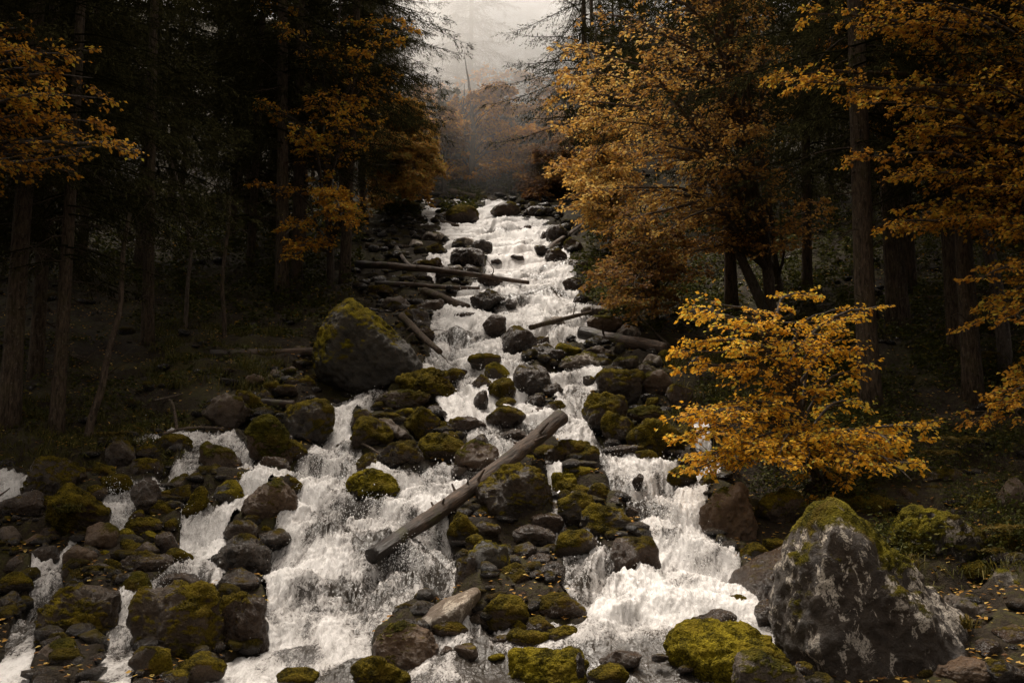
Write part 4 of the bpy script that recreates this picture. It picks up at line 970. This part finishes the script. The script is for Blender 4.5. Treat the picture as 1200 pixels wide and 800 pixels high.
for side, cnt, lab, grp in ((-1, 58, 'unseen spruce added left of the frame to block sky light', GL), (1, 56, 'unseen spruce added right of the frame to block sky light', GR)):
    c = 0; tries = 0
    while c < cnt and tries < 4000:
        tries += 1; y = rs.uniform(15.5, 62); px = rs.uniform(-150, 1) if rs.random() < .25 else rs.uniform(0, 430)
        if side < 0:
            lim = np.interp(y, [15, 20, 26, 34, 45, 62], [210, 300, 345, 395, 440, 500]); px = rs.uniform(-260, lim)
        else:
            lim = np.interp(y, [15, 20, 26, 34, 45, 62], [1180, 960, 850, 770, 720, 690]); px = rs.uniform(lim, 1460)
        x = (px - 600) / F * y
        if ok(x, y, 1.2 + y * .03): put(int(rs.integers(0, 5)), x, y, rs.uniform(.8, 1.25), lab, grp); c += 1
# unseen spruces added outside the frame to keep sky light off both banks
for x, y, k in ((-9.5,12,1),(-12,15,3),(-11,8,0),(-13.5,19,1),(10.5,10.5,1),(12,14,3),(11,6.5,0),(15,18,1),(-9.0,4.5,3),(9.5,3,1)):
    if ok(x, y, .5): put(k, x, y, 1.0, 'unseen spruce added left of the frame to block sky light' if x < 0 else 'unseen spruce added right of the frame to block sky light', GL if x < 0 else GR)
c = 0
while c < 44:
    y = rs.uniform(60, 120); px = rs.uniform(330, 800); x = (px - 600) / F * y
    if ok(x, y, 3.0): put(int(rs.integers(0, 5)), x, y, rs.uniform(.9, 1.3), 'spruce fading into the mist up the valley', GB); c += 1

# ------------------------------------------------------------------ beeches with layered sprays
def beech(label, basep, top, targets, leafmat, leaf=0.07, dens=1.0, r0=.09, name='beech_tree', seed=0, drift=(.5, .22), spread=.42, bark='bark_grey', stems=None, skip_leaf=0.0, group=None, droop=.12):
    r = np.random.default_rng(seed + 40); basep = np.array(basep, float); root = empty(name, basep); top = np.array(top, float) - basep
    t = np.linspace(0, 1, 22); wob = np.stack([fbm(t * 3, t * 0 + seed, t * 0, 3, 1), fbm(t * 3, t * 0 + seed + 5, t * 0, 3, 2), t * 0], 1) * np.linalg.norm(top) * .035 * (t * (1.2 - t))[:, None] * 3
    tp = top[None] * np.stack([t ** 1.15, t ** 1.15, t ** .95], 1) + wob; tp[0, 2] -= .25
    mb = MB(); tube(mb, tp, r0 * (1 - t) ** .8 + .008, 9, .14, seed)
    lf = MB()
    for T in targets:
        T = np.array(T, float) - basep; Lh = np.linalg.norm(T[:2] - np.array([np.interp(T[2], tp[:, 2], tp[:, 0]), np.interp(T[2], tp[:, 2], tp[:, 1])]))
        zs = np.clip(T[2] - .35 * Lh - r.uniform(0, .5), .12 * top[2], top[2] * .96); k = int(np.argmin(np.abs(tp[:, 2] - zs))); A = tp[k]
        v = T - A; L = np.linalg.norm(v); s = np.linspace(0, 1, 11); u = s[:, None]
        pl = A + v * u + np.array([0, 0, 1]) * (0.16 * L * np.sin(np.pi * s) * (1 if v[2] > -.5 else .4))[:, None] + np.stack([fbm(s * 2.5 + seed, s * 0 + T[0], s * 0, 3, 3), fbm(s * 2.5, s * 0 + T[1], s * 0 + 4, 3, 3), .5 * fbm(s * 2.5, s * 0 + T[2], s * 0 + 8, 3, 3)], 1) * L * .10 * np.sin(np.pi * s * .9)[:, None]
        rb = min(r0 * .45, .012 + .011 * L); rr = rb * (1 - s) ** .8 + .003
        segs(mb, pl[:-1], pl[1:], rr[:-1], rr[1:], 5)
        # side shoots, nearly level
        m = int(max(6, L * 8.5) * dens); ss = np.sort(r.uniform(.22, 1, m)); x = ss * 10; kk = np.minimum(x.astype(int), 9); f = (x - kk)[:, None]; p = pl[kk] * (1 - f) + pl[kk + 1] * f
        d0 = nrm(pl[np.minimum(kk + 1, 10)] - pl[kk]); dh = nrm(d0 * [1, 1, .35]); sd = nrm(np.cross(dh, [0, 0, 1.0])); sg = np.where(np.arange(m) % 2, 1, -1)[:, None]
        d1 = nrm(dh * r.uniform(.5, 1, (m, 1)) + sd * sg * r.uniform(.5, 1.1, (m, 1)) + np.array([0, 0, 1]) * r.normal(-.05, .16, (m, 1)))
        l1 = (spread * min(L, 2.6) * (1.12 - ss) * r.uniform(.5, 1.15, m) + .16)
        e1 = p + d1 * l1[:, None] + np.array([0, 0, -droop]) * (l1 ** 1.5)[:, None]; segs(mb, p, e1, .009 if bark == 'twig' else .007, .003, 3)
        # twigs
        q = 7; tt = r.uniform(.15, 1, (m, q)); tp0 = p[:, None] * (1 - tt)[..., None] + e1[:, None] * tt[..., None]
        s1 = nrm(np.cross(d1, [0, 0, 1.0]))[:, None]; sg2 = r.choice([-1, 1], (m, q, 1))
        d2 = nrm(d1[:, None] * r.uniform(.4, 1, (m, q, 1)) + s1 * sg2 * r.uniform(.3, 1, (m, q, 1)) + np.array([0, 0, 1]) * r.normal(-.06, .22, (m, q, 1)))
        l2 = (l1[:, None] * .38 * r.uniform(.5, 1.2, (m, q)) + .07); e2 = tp0 + d2 * l2[..., None]
        tp0 = tp0.reshape(-1, 3); e2 = e2.reshape(-1, 3); d2 = d2.reshape(-1, 3); segs(mb, tp0, e2, .004, .0018, 3)
        w = 6; t3 = r.uniform(.1, 1.05, (len(tp0), w)); lp = tp0[:, None] * (1 - t3)[..., None] + e2[:, None] * t3[..., None] + r.normal(0, .012, (len(tp0), w, 3))
        s2 = nrm(np.cross(d2, [0, 0, 1.0]))[:, None]; d3 = d2[:, None] * .7 + s2 * r.choice([-1, 1], (len(tp0), w, 1)) * r.uniform(.3, 1, (len(tp0), w, 1)) + np.array([0, 0, 1]) * r.normal(-.25, .28, (len(tp0), w, 1))
        lp = lp.reshape(-1, 3); d3 = d3.reshape(-1, 3); keep = r.random(len(lp)) > skip_leaf * r.uniform(.6, 1.4); lp = lp[keep]; d3 = d3[keep]
        tint = np.clip(r.normal(drift[0], .07) + r.normal(0, drift[1], len(lp)) * .8, 0, 1)
        leaves(lf, lp, d3, leaf * r.uniform(.6, 1.2, len(lp)), tint, width=.68)
    mb.build('trunk', M[bark], root); lf.build('crown', leafmat, root)
    tag(root, label, 'tree', group); return root
def TP(lst, y0, y1, jit=0):
    rr = np.random.default_rng(int(sum(a[0] for a in lst)) % 9999); return [P(px + rr.normal(0, jit), py + rr.normal(0, jit), rr.uniform(y0, y1)) for px, py in lst]
def inpoly(poly, n, seed):
    rr = np.random.default_rng(seed); o = []; pa = np.array(poly, float)
    while len(o) < n:
        x = rr.uniform(pa[:, 0].min(), pa[:, 0].max()); y = rr.uniform(pa[:, 1].min(), pa[:, 1].max())
        if poly_mask(np.array([x]), np.array([y]), poly)[0]: o.append((x, y))
    return o
def G(px, py): return hit(px, py) 
# near golden beech on the right bank
g0 = P(958, 575, 12.6); g0[2] = ground1(g0[0], g0[1])
beech('small golden yellow beech leaning over the right bank behind the rust brown boulder', g0, P(905, 372, 12.0),
      TP([(800,362),(826,352),(870,362),(800,402),(828,392),(790,412),(860,400),(880,425),(812,428)], 11.2, 12.4, 3) +
      TP([(915,352),(945,350),(980,362),(1010,368),(1035,355),(940,382),(985,395),(960,410),(1005,400),(1015,430),(930,430),(985,455),(905,440),(1010,470)], 11.4, 12.9, 4) +
      TP([(790,485),(812,480),(845,478),(800,510),(850,505),(790,543),(812,548),(835,545),(862,550),(880,520),(885,490),(850,525)], 10.8, 12.0, 4) +
      TP([(900,530),(925,520),(960,535),(990,530),(1020,535),(1050,520),(1085,512),(1108,495),(1070,545),(1060,560),(1035,545),(985,572),(975,588),(1000,550),(950,545),(915,545),(940,505),(1065,500),(1000,510)], 10.6, 12.2, 5),
      M['gold'], leaf=.060, dens=.56, r0=.055, seed=1, drift=(.62, .28), spread=.30, skip_leaf=.1)
# big orange beech, right of the gap
g1 = G(903, 378)
beech('tall orange beech with bare arching grey branches right of the misty gap', g1, P(800, -260, 17.5),
      TP(inpoly([(655,40),(700,-120),(930,-120),(905,60),(880,150),(905,215),(850,230),(800,330),(690,340),(690,270),(640,160)], 58, 3), 15.5, 20, 2), M['orange'], leaf=.078, dens=.55, r0=.12, seed=2, drift=(.55, .3), spread=.30, skip_leaf=.58, droop=.25, bark='twig')
g2 = G(912, 352)
beech('slender leaning birch stem with sparse orange leaves beside the tall orange beech', g2, P(888, 60, 19),
      TP([(870,120),(920,100),(860,200),(900,60),(850,150),(960,240),(840,300),(800,250),(790,300),(900,300)], 17.5, 20, 6), M['orange'], leaf=.08, dens=.7, r0=.075, seed=3, skip_leaf=.3, group=None)
# amber beech overhanging from the right edge
g3 = P(1330, 560, 14.0); g3[2] = ground1(g3[0], g3[1])
beech('amber beech reaching in from the right edge with level tiers of leaves', g3, P(1290, -300, 13.5),
      TP([(905,98),(930,96),(965,100),(995,110),(935,20),(965,12),(1000,5),(1030,30),(1060,20),(1100,0),(1140,10),(1180,5)], 12.2, 14, 2) +
      TP([(1010,120),(1040,90),(1080,60),(1120,60),(1160,50),(1190,70),(1030,150),(1070,120),(1110,110),(1150,100),(1060,160),(1100,150),(1190,130),(1130,150),(1175,165)], 12, 14.5, 4) +
      TP([(1015,175),(1025,265),(1050,258),(1078,262),(1065,245),(1090,215),(1110,200),(1140,190),(1160,215),(1120,235),(1100,250),(1190,200),(1180,235),(1060,205),(1035,200),(1150,250)], 12, 14, 4) +
      TP([(1140,380),(1160,360),(1185,345),(1150,330),(1180,310),(1185,270),(1195,370)], 11.5, 12.5, 3) + TP([(1140,497),(1165,490),(1190,480),(1180,500),(1198,455),(1160,470)], 10.8, 11.6, 3) +
      TP([(1230,50),(1260,150),(1240,250),(1280,20),(1230,-60),(1120,-70),(1040,-60),(980,-60),(1300,330),(1250,400)], 12, 14.5, 4),
      M['amber'], leaf=.062, dens=.58, r0=.14, seed=4, drift=(.66, .26), spread=.20, skip_leaf=.3, bark='bark')
g3b = G(1180, 440)
beech('dim amber beech behind the tiers of leaves at upper right', g3b, P(1120, -200, 19),
      TP(inpoly([(930,-60),(1260,-60),(1260,260),(1080,230),(1000,140)], 34, 8), 16.5, 20, 2), M['amber'], leaf=.08, dens=.5, r0=.11, skip_leaf=.3, seed=5, drift=(.42, .25), spread=.34)
# left edge
g4 = P(-170, 540, 13.0); g4[2] = ground1(g4[0], g4[1])
beech('orange beech reaching in from the left edge', g4, P(-120, -250, 12.5),
      TP([(38,32),(30,60),(60,80),(10,90),(110,95),(128,112),(95,60),(140,168),(120,150),(95,155),(70,140),(40,130),(20,110),(148,176),(85,195),(50,180),(15,180),(60,110),(10,40),(100,180),(35,165),(5,225)], 11.2, 12.6, 3), M['amber'], leaf=.062, dens=.6, r0=.11, seed=6, drift=(.6, .25), spread=.17, skip_leaf=.5)
# left of gap
g5 = G(388, 338)
beech('orange beech in front of the double spruce trunk left of the gap', g5, P(400, -40, 25),
      TP([(300,8),(330,30),(345,60),(385,40),(400,60),(380,100),(410,110),(430,60),(460,80),(425,110),(470,110),(440,140),(395,130),(365,105),(470,20),(490,30),(410,20),(310,125),(330,145),(350,150)], 22, 26, 3) +
      TP([(385,235),(400,245),(415,240),(375,228),(410,262),(345,290),(325,282),(340,305),(350,150),(300,205)], 21, 23, 3), M['amber'], leaf=.085, dens=.5, r0=.10, seed=7, drift=(.68, .25), spread=.2, skip_leaf=.42)
g6 = G(470, 240)
beech('yellow green beech at the left rim of the gap', g6, P(470, 60, 38),
      TP(inpoly([(435,110),(500,110),(512,150),(500,225),(430,225),(420,170)], 26, 4), 35, 41, 2), M['russet'], leaf=.15, dens=.5, r0=.13, seed=8, drift=(.75, .2), spread=.4)
g7 = G(555, 226)
beech('rust orange beech standing in the mist at the head of the falls', g7, P(545, 60, 56),
      TP(inpoly([(500,125),(535,95),(560,120),(590,105),(625,165),(610,215),(520,215),(500,165)], 34, 5), 52, 58, 2), M['gold'], leaf=.18, dens=.5, r0=.17, seed=9, drift=(.38, .3), spread=.42)
g7b = G(520, 228)
beech('dull russet beech left of the rust orange one in the mist', g7b, P(515, 90, 52),
      TP(inpoly([(490,130),(530,120),(545,170),(535,215),(490,215)], 22, 6), 49, 55, 2), M['russet'], leaf=.2, dens=.42, r0=.14, seed=10, drift=(.4, .25), spread=.5)
g8 = G(720, 285)
beech('pale yellow beech at the right rim of the gap', g8, P(700, 20, 30),
      TP(inpoly([(612,150),(650,60),(700,40),(760,100),(760,270),(700,320),(650,240)], 50, 9), 26, 33, 2), M['orange'], leaf=.12, dens=.5, r0=.12, seed=11, drift=(.66, .3), spread=.30, skip_leaf=.58)
g9 = G(640, 222)
beech('brown leaved beech in the haze right of the far logs', g9, P(650, 120, 50),
      TP(inpoly([(600,170),(680,160),(690,235),(610,232)], 26, 12), 46, 53, 2), M['russet'], leaf=.18, dens=.4, r0=.12, seed=12, drift=(.3, .25), spread=.45)
g10 = G(770, 372)
beech('low tangled bush of russet leaves on the right bank above the thick mossy log', g10, P(750, 230, 22),
      TP(inpoly([(680,290),(720,240),(800,240),(820,330),(780,385),(700,370)], 40, 13), 18.5, 23, 2), M['russet'], leaf=.085, dens=.55, r0=.05, name='bush', seed=13, drift=(.55, .3), spread=.34, skip_leaf=.3)['category'] = 'bush'
g11 = G(500, 212)
beech('low yellow green bush on the left bank beside the highest grey boulder', g11, P(480, 190, 44),
      TP(inpoly([(430,150),(500,160),(540,215),(520,228),(440,280),(420,240)], 30, 14), 34, 46, 2), M['russet'], leaf=.13, dens=.4, r0=.05, name='bush', seed=14, drift=(.7, .3), spread=.4)['category'] = 'bush'

def stem(label, pts, r0, r1, name='dead_tree', m='deadwood', seed=3, group=None):
    b = G(*pts[0]); pp = [b - [0, 0, .2]] + [P(px, py, b[1] + .15 * i) for i, (px, py) in enumerate(pts[1:])]
    s = np.linspace(0, len(pp) - 1, 24); pp = np.array([[np.interp(v, range(len(pp)), [q[c] for q in pp]) for c in range(3)] for v in s])
    root = empty(name, b); mb = MB(); q = pp - b; q[:, 0] += .03 * np.sin(s * 4 + seed); tube(mb, q, np.linspace(r0, r1, 24), 8, .15, seed)
    r = np.random.default_rng(seed)
    for _ in range(22):
        k = int(r.integers(6, 23)); d = nrm(r.normal(0, 1, 3) * [1, .7, .5] + [0, 0, .3]); p = q[k]; c = [p]
        for _k in range(4): d = nrm(d + r.normal(0, .2, 3)); p = p + d * r.uniform(.1, .3); c.append(p)
        c = np.array(c); segs(mb, c[:-1], c[1:], [.008, .006, .005, .004], [.006, .005, .004, .002], 3)
    mb.build('trunk', M[m], root); tag(root, label, 'tree', group)
stem('thin dead stem leaning right at the edge of the dark left forest', [(104,515),(112,470),(128,420),(140,350),(152,250)], .065, .03)
stem('pale slender birch stem leaning left behind the golden beech', [(918,352),(906,310),(895,245),(888,160),(872,60)], .085, .05, 'birch_tree', 'twig', 5)
stem('grey curved birch stem leaning left next to the slender one', [(905,385),(880,325),(850,255),(830,200),(800,120)], .12, .06, 'birch_tree', 'bark_grey', 6)
stem('thin dead pole in the shade behind the left bank log', [(262,400),(262,330),(268,230)], .05, .03, 'dead_tree', 'deadwood', 7)
stem('bare broken pole hanging with twigs in the left forest gloom', [(215,385),(225,300),(205,200),(160,60)], .05, .02, 'dead_tree', 'twig', 8)

# wooded slope closing the view behind the head of the falls
rb = np.random.default_rng(77)
for i in range(16):
    px = [480, 505, 530, 560, 585, 610, 635, 660, 690, 545, 595, 450, 720, 625, 515, 570][i]; y = rb.uniform(54, 72); b = hit(px, 232); x = (px - 600) / F * y; b = np.array([x, y, ground1(x, y)])
    hh = rb.uniform(3.5, 6.5); tg = [b + [rb.normal(0, 1.7), rb.normal(0, 1.5), rb.uniform(.3, hh)] for _ in range(15)]
    beech('low autumn tree in the haze on the slope closing the valley', b, b + [rb.normal(0, .4), 0, hh], tg, [M['orange'], M['gold'], M['herb'], M['amber']][i % 4], leaf=.24, dens=.42, r0=.09, seed=60 + i, drift=(rb.uniform(.2, .6), .25), spread=.6, group='low trees on the slope closing the valley')
# ------------------------------------------------------------------ ground plants
def scatter(n, px0, px1, py0, py1, seed):
    r = np.random.default_rng(seed); px = r.uniform(px0, px1, n); py = r.uniform(py0, py1, n)
    # sample in plan between the depths those rows stand at
    ya = hit((px0 + px1) / 2, py1)[1]; yb = hit((px0 + px1) / 2, py0)[1]; y = np.exp(r.uniform(math.log(ya), math.log(yb), n)); x = (px - 600) / F * y
    return x, y, r
def grass_tuft(mb, c, r, h=.25, n=40, spread=.08, lean=(0, 0)):
    d = nrm(np.stack([r.normal(0, .5, n) + lean[0], r.normal(0, .5, n) + lean[1], np.abs(r.normal(1, .3, n))], 1)); hh = h * r.uniform(.5, 1.2, n)
    b = c + np.stack([r.normal(0, spread, n), r.normal(0, spread, n), np.zeros(n)], 1); m = b + d * hh[:, None] * .6; e = m + (d * [1.2, 1.2, -.1]) * hh[:, None] * .45
    s = nrm(np.cross(d, r.normal(0, 1, (n, 3)))) * .0045
    V = np.stack([b - s, b + s, m + s, m - s, e], 1).reshape(-1, 3); k = np.arange(n)[:, None] * 5
    mb.add(V, np.array([[0, 1, 2, 3]]) + k, np.array([[3, 2, 4]]) + k, a=np.repeat(np.clip(r.normal(.5, .25, n), 0, 1), 5))
def herbs():
    mb = MB()
    for (n, a, b, c, d, sd, hh) in ((2600, 985, 1260, 330, 680, 1, .30), (500, 850, 1020, 480, 620, 35, .25), (900, 820, 1010, 330, 500, 2, .3), (500, 660, 830, 300, 400, 3, .3), (500, 150, 420, 330, 400, 5, .2), (500, 430, 560, 205, 260, 6, .5), (500, 560, 700, 200, 232, 7, .5), (700, -100, 330, 400, 520, 8, .14), (2200, -60, 420, 225, 350, 31, .6), (2600, 690, 1260, 225, 350, 32, .6)):
        x, y, r = scatter(n, a, b, c, d, sd); z = ground(x, y) + .03; w = wet(x, y) < .2
        cl = fbm(x * 1.1, y * 1.1, x * 0, 3, 44) > np.where((y < 12), .0, -.2); x, y, z = x[w & cl], y[w & cl], z[w & cl]; n = len(x)
        st = np.stack([x, y, z], 1); H = hh * r.uniform(.4, 1.3, n); top = st + np.stack([r.normal(0, .06, n), r.normal(0, .06, n), H], 1); segs(mb, st, top, .004, .002, 3, a=.3)
        k = 14; t = r.uniform(.2, 1, (n, k)); p = st[:, None] * (1 - t)[..., None] + top[:, None] * t[..., None] + r.normal(0, .07, (n, k, 3)) * [1, 1, .5]
        az = r.uniform(0, 6.28, (n, k)); dd = np.stack([np.cos(az), np.sin(az), r.normal(.05, .3, (n, k))], -1)
        sz = (r.uniform(.03, .075, (n, k)) * np.clip(y / 14, .8, 3)[:, None]).ravel()
        leaves(mb, p.reshape(-1, 3), dd.reshape(-1, 3), sz, np.clip(r.normal(.45, .22, n * k), 0, 1), width=.6)
    tag(mb.build('undergrowth', M['herb']), kind='stuff')
    mb = MB()
    for (n, a, b, c, d, sd, hh, kk) in ((420, -80, 240, 470, 545, 11, .16, 26), (150, 170, 330, 380, 470, 12, .3, 26), (90, 790, 900, 400, 560, 13, .35, 30), (90, 1040, 1230, 600, 700, 14, .2, 20), (60, 640, 780, 330, 400, 15, .3, 24)):
        x, y, r = scatter(n, a, b, c, d, sd); w = wet(x, y) < .2
        for X, Y in zip(x[w], y[w]): grass_tuft(mb, np.array([X, Y, ground1(X, Y) + .03]), r, hh * r.uniform(.6, 1.3), kk)
    tag(mb.build('grass', M['grass']), kind='stuff')
    # fallen leaves scattered over the banks
    mb = MB(); x, y, r = scatter(16000, -100, 1300, 340, 820, 21); w = (wet(x, y) < .15); x = x[w]; y = y[w]
    leaves(mb, np.stack([x, y, ground(x, y) + .075], 1), np.stack([r.normal(0, 1, len(x)), r.normal(0, 1, len(x)), r.normal(0, .15, len(x))], 1), .055, r.random(len(x)), width=.7, flat=2.5)
    tag(mb.build('leaf_litter', M['orange']), kind='stuff')
herbs()
def fern(label, px, py, y, size, seed, n=7):
    b = P(px, py, y); r = np.random.default_rng(seed); root = empty('fern', b); tag(root, label, 'fern', 'ferns on the banks')
    for i in range(n):
        az = i * 6.28 / n + r.uniform(-.3, .3); o = np.array([math.cos(az), math.sin(az), 0]); L = size * r.uniform(.7, 1.1); s = np.linspace(0, 1, 22)
        pl = o[None] * (L * s * .85)[:, None] + np.array([0, 0, 1]) * (L * (.75 * s - .75 * s ** 2.2))[:, None]; mb = MB(); segs(mb, pl[:-1], pl[1:], .004, .003, 3)
        sd = np.array([-math.sin(az), math.cos(az), 0]); ll = L * .26 * np.sin(np.pi * np.clip(s * .9 + .12, 0, 1))[2:]
        for g in (-1, 1): leaves(mb, pl[2:], sd * g + o * .45 + np.array([0, 0, -.1]) + r.normal(0, .05, (20, 3)), ll, np.clip(r.normal(.6, .2, 20), 0, 1), width=.24)
        mb.build('frond', M['fern'], root)
fern('pale fern drooping at the foot of the thin dead stem', 128, 512, 13.9, .38, 1)
fern('yellowing fern on the stony right bank below the bright capped boulder', 1175, 625, 10.1, .42, 2)
fern('pale fern standing in shade right of the golden beech', 1150, 420, 15.5, .5, 3)
fern('brown fern under the right end of the golden beech', 1125, 520, 12.4, .42, 4)
fern('green fern among herbs beside the broad white streaked boulder', 1150, 650, 10.0, .35, 5)
fern('light fern on the slope between golden beech and right edge', 1105, 535, 12.0, .36, 6)
def tuft(label, px, py, y, h, n, spread, m, lean=(0, 0)):
    mb = MB(); r = np.random.default_rng(int(px)); b = P(px, py, y); grass_tuft(mb, np.zeros(3), r, h, n, spread, lean); o = mb.build('grass_tuft', M[m]); o.location = b
    tag(o, label, 'grass tuft')
yt = hit(100, 676)[1]
tuft('round tuft of golden straw grass beside the round grey stone at lower left', 100, 678, yt - .2, .16, 420, .05, 'fern')
tuft('limp grass tuft hanging from the big mossy boulder near the left edge', 84, 600, hit(84, 622)[1] - .28, .16, 160, .05, 'grass', (0, -.8))
tuft('yellow grass tuft on the tilted slab right of the lichen boulder', 1128, 735, 8.5, .16, 150, .04, 'fern')
tuft('brown grass tuft in the notch behind the lichen boulder', 1062, 665, 9.3, .2, 160, .05, 'fern')

# ------------------------------------------------------------------ mist
def mist_mat(name, dens, col=(.995, .965, .93), aniso=.5):
    m, nt, out = mat(name); g = N(nt)
    v = g.n('ShaderNodeVolumeScatter', {'Color': (*col, 1), 'Density': dens, 'Anisotropy': aniso}); nt.links.new(v.outputs[0], out.inputs['Volume'])
    return m
def mist(c, s, dens, i):
    V, T = ico(4); r = 1 + .22 * fbm(V[:, 0] * 1.4 + i * 9, V[:, 1] * 1.4, V[:, 2] * 1.4, 3, 88)
    o = mesh_obj('mist', V * r[:, None] * np.array(s), T.ravel(), np.full(len(T), 3), mist_mat('mist_%d' % i, dens)); o.location = c; tag(o, kind='stuff')
mist(P(565, 20, 98), (13, 20, 15), .05, 0)
mist(P(568, 25, 76), (8.5, 10, 9), .09, 1)
mist(P(570, 5, 60), (5.5, 8, 7.5), .075, 2)
mist(P(560, 105, 50), (6, 9, 7.5), .016, 3)

# ------------------------------------------------------------------ light
EL = R(66); AZ = R(-26)       # sun stands up the valley, a little to the left
w = bpy.data.worlds.new('World'); scene.world = w; w.use_nodes = True; nt = w.node_tree; nt.nodes.clear(); g = N(nt)
sky = g.n('ShaderNodeTexSky'); sky.sky_type = 'NISHITA'; sky.sun_disc = False; sky.sun_elevation = EL; sky.sun_rotation = AZ; sky.air_density = 1.0; sky.dust_density = 5.0; sky.ozone_density = .4
hsv = g.n('ShaderNodeHueSaturation', {'Color': sky.outputs[0], 'Saturation': 0.12})
tn = g.n('ShaderNodeMix', data_type='RGBA', blend_type='MULTIPLY'); tn.inputs[0].default_value = 1; nt.links.new(hsv.outputs[0], tn.inputs[6]); tn.inputs[7].default_value = (1.0, .90, .79, 1)
bg = g.n('ShaderNodeBackground', {'Color': tn.outputs[2], 'Strength': 0.2}); ow = g.n('ShaderNodeOutputWorld'); nt.links.new(bg.outputs[0], ow.inputs[0])
sd_ = bpy.data.lights.new('sun', 'SUN'); so = bpy.data.objects.new('sun', sd_); COL.objects.link(so)
sd_.energy = 3.4; sd_.angle = R(20); sd_.color = (1.0, .91, .80)
dvec = Vector((math.sin(AZ) * math.cos(EL), math.cos(AZ) * math.cos(EL), math.sin(EL))); so.rotation_euler = dvec.to_track_quat('Z', 'Y').to_euler(); so.location = (0, 0, 60)
scene.view_settings.view_transform = 'Standard'; scene.view_settings.look = 'None'; scene.view_settings.exposure = 0
scene.render.engine = 'CYCLES'
cy = scene.cycles; cy.use_denoising = True; cy.max_bounces = 5; cy.diffuse_bounces = 2; cy.glossy_bounces = 2; cy.transmission_bounces = 3; cy.transparent_max_bounces = 4; cy.volume_bounces = 2; cy.caustics_reflective = False; cy.caustics_refractive = False
cy.use_adaptive_sampling = True; cy.adaptive_threshold = 0.02
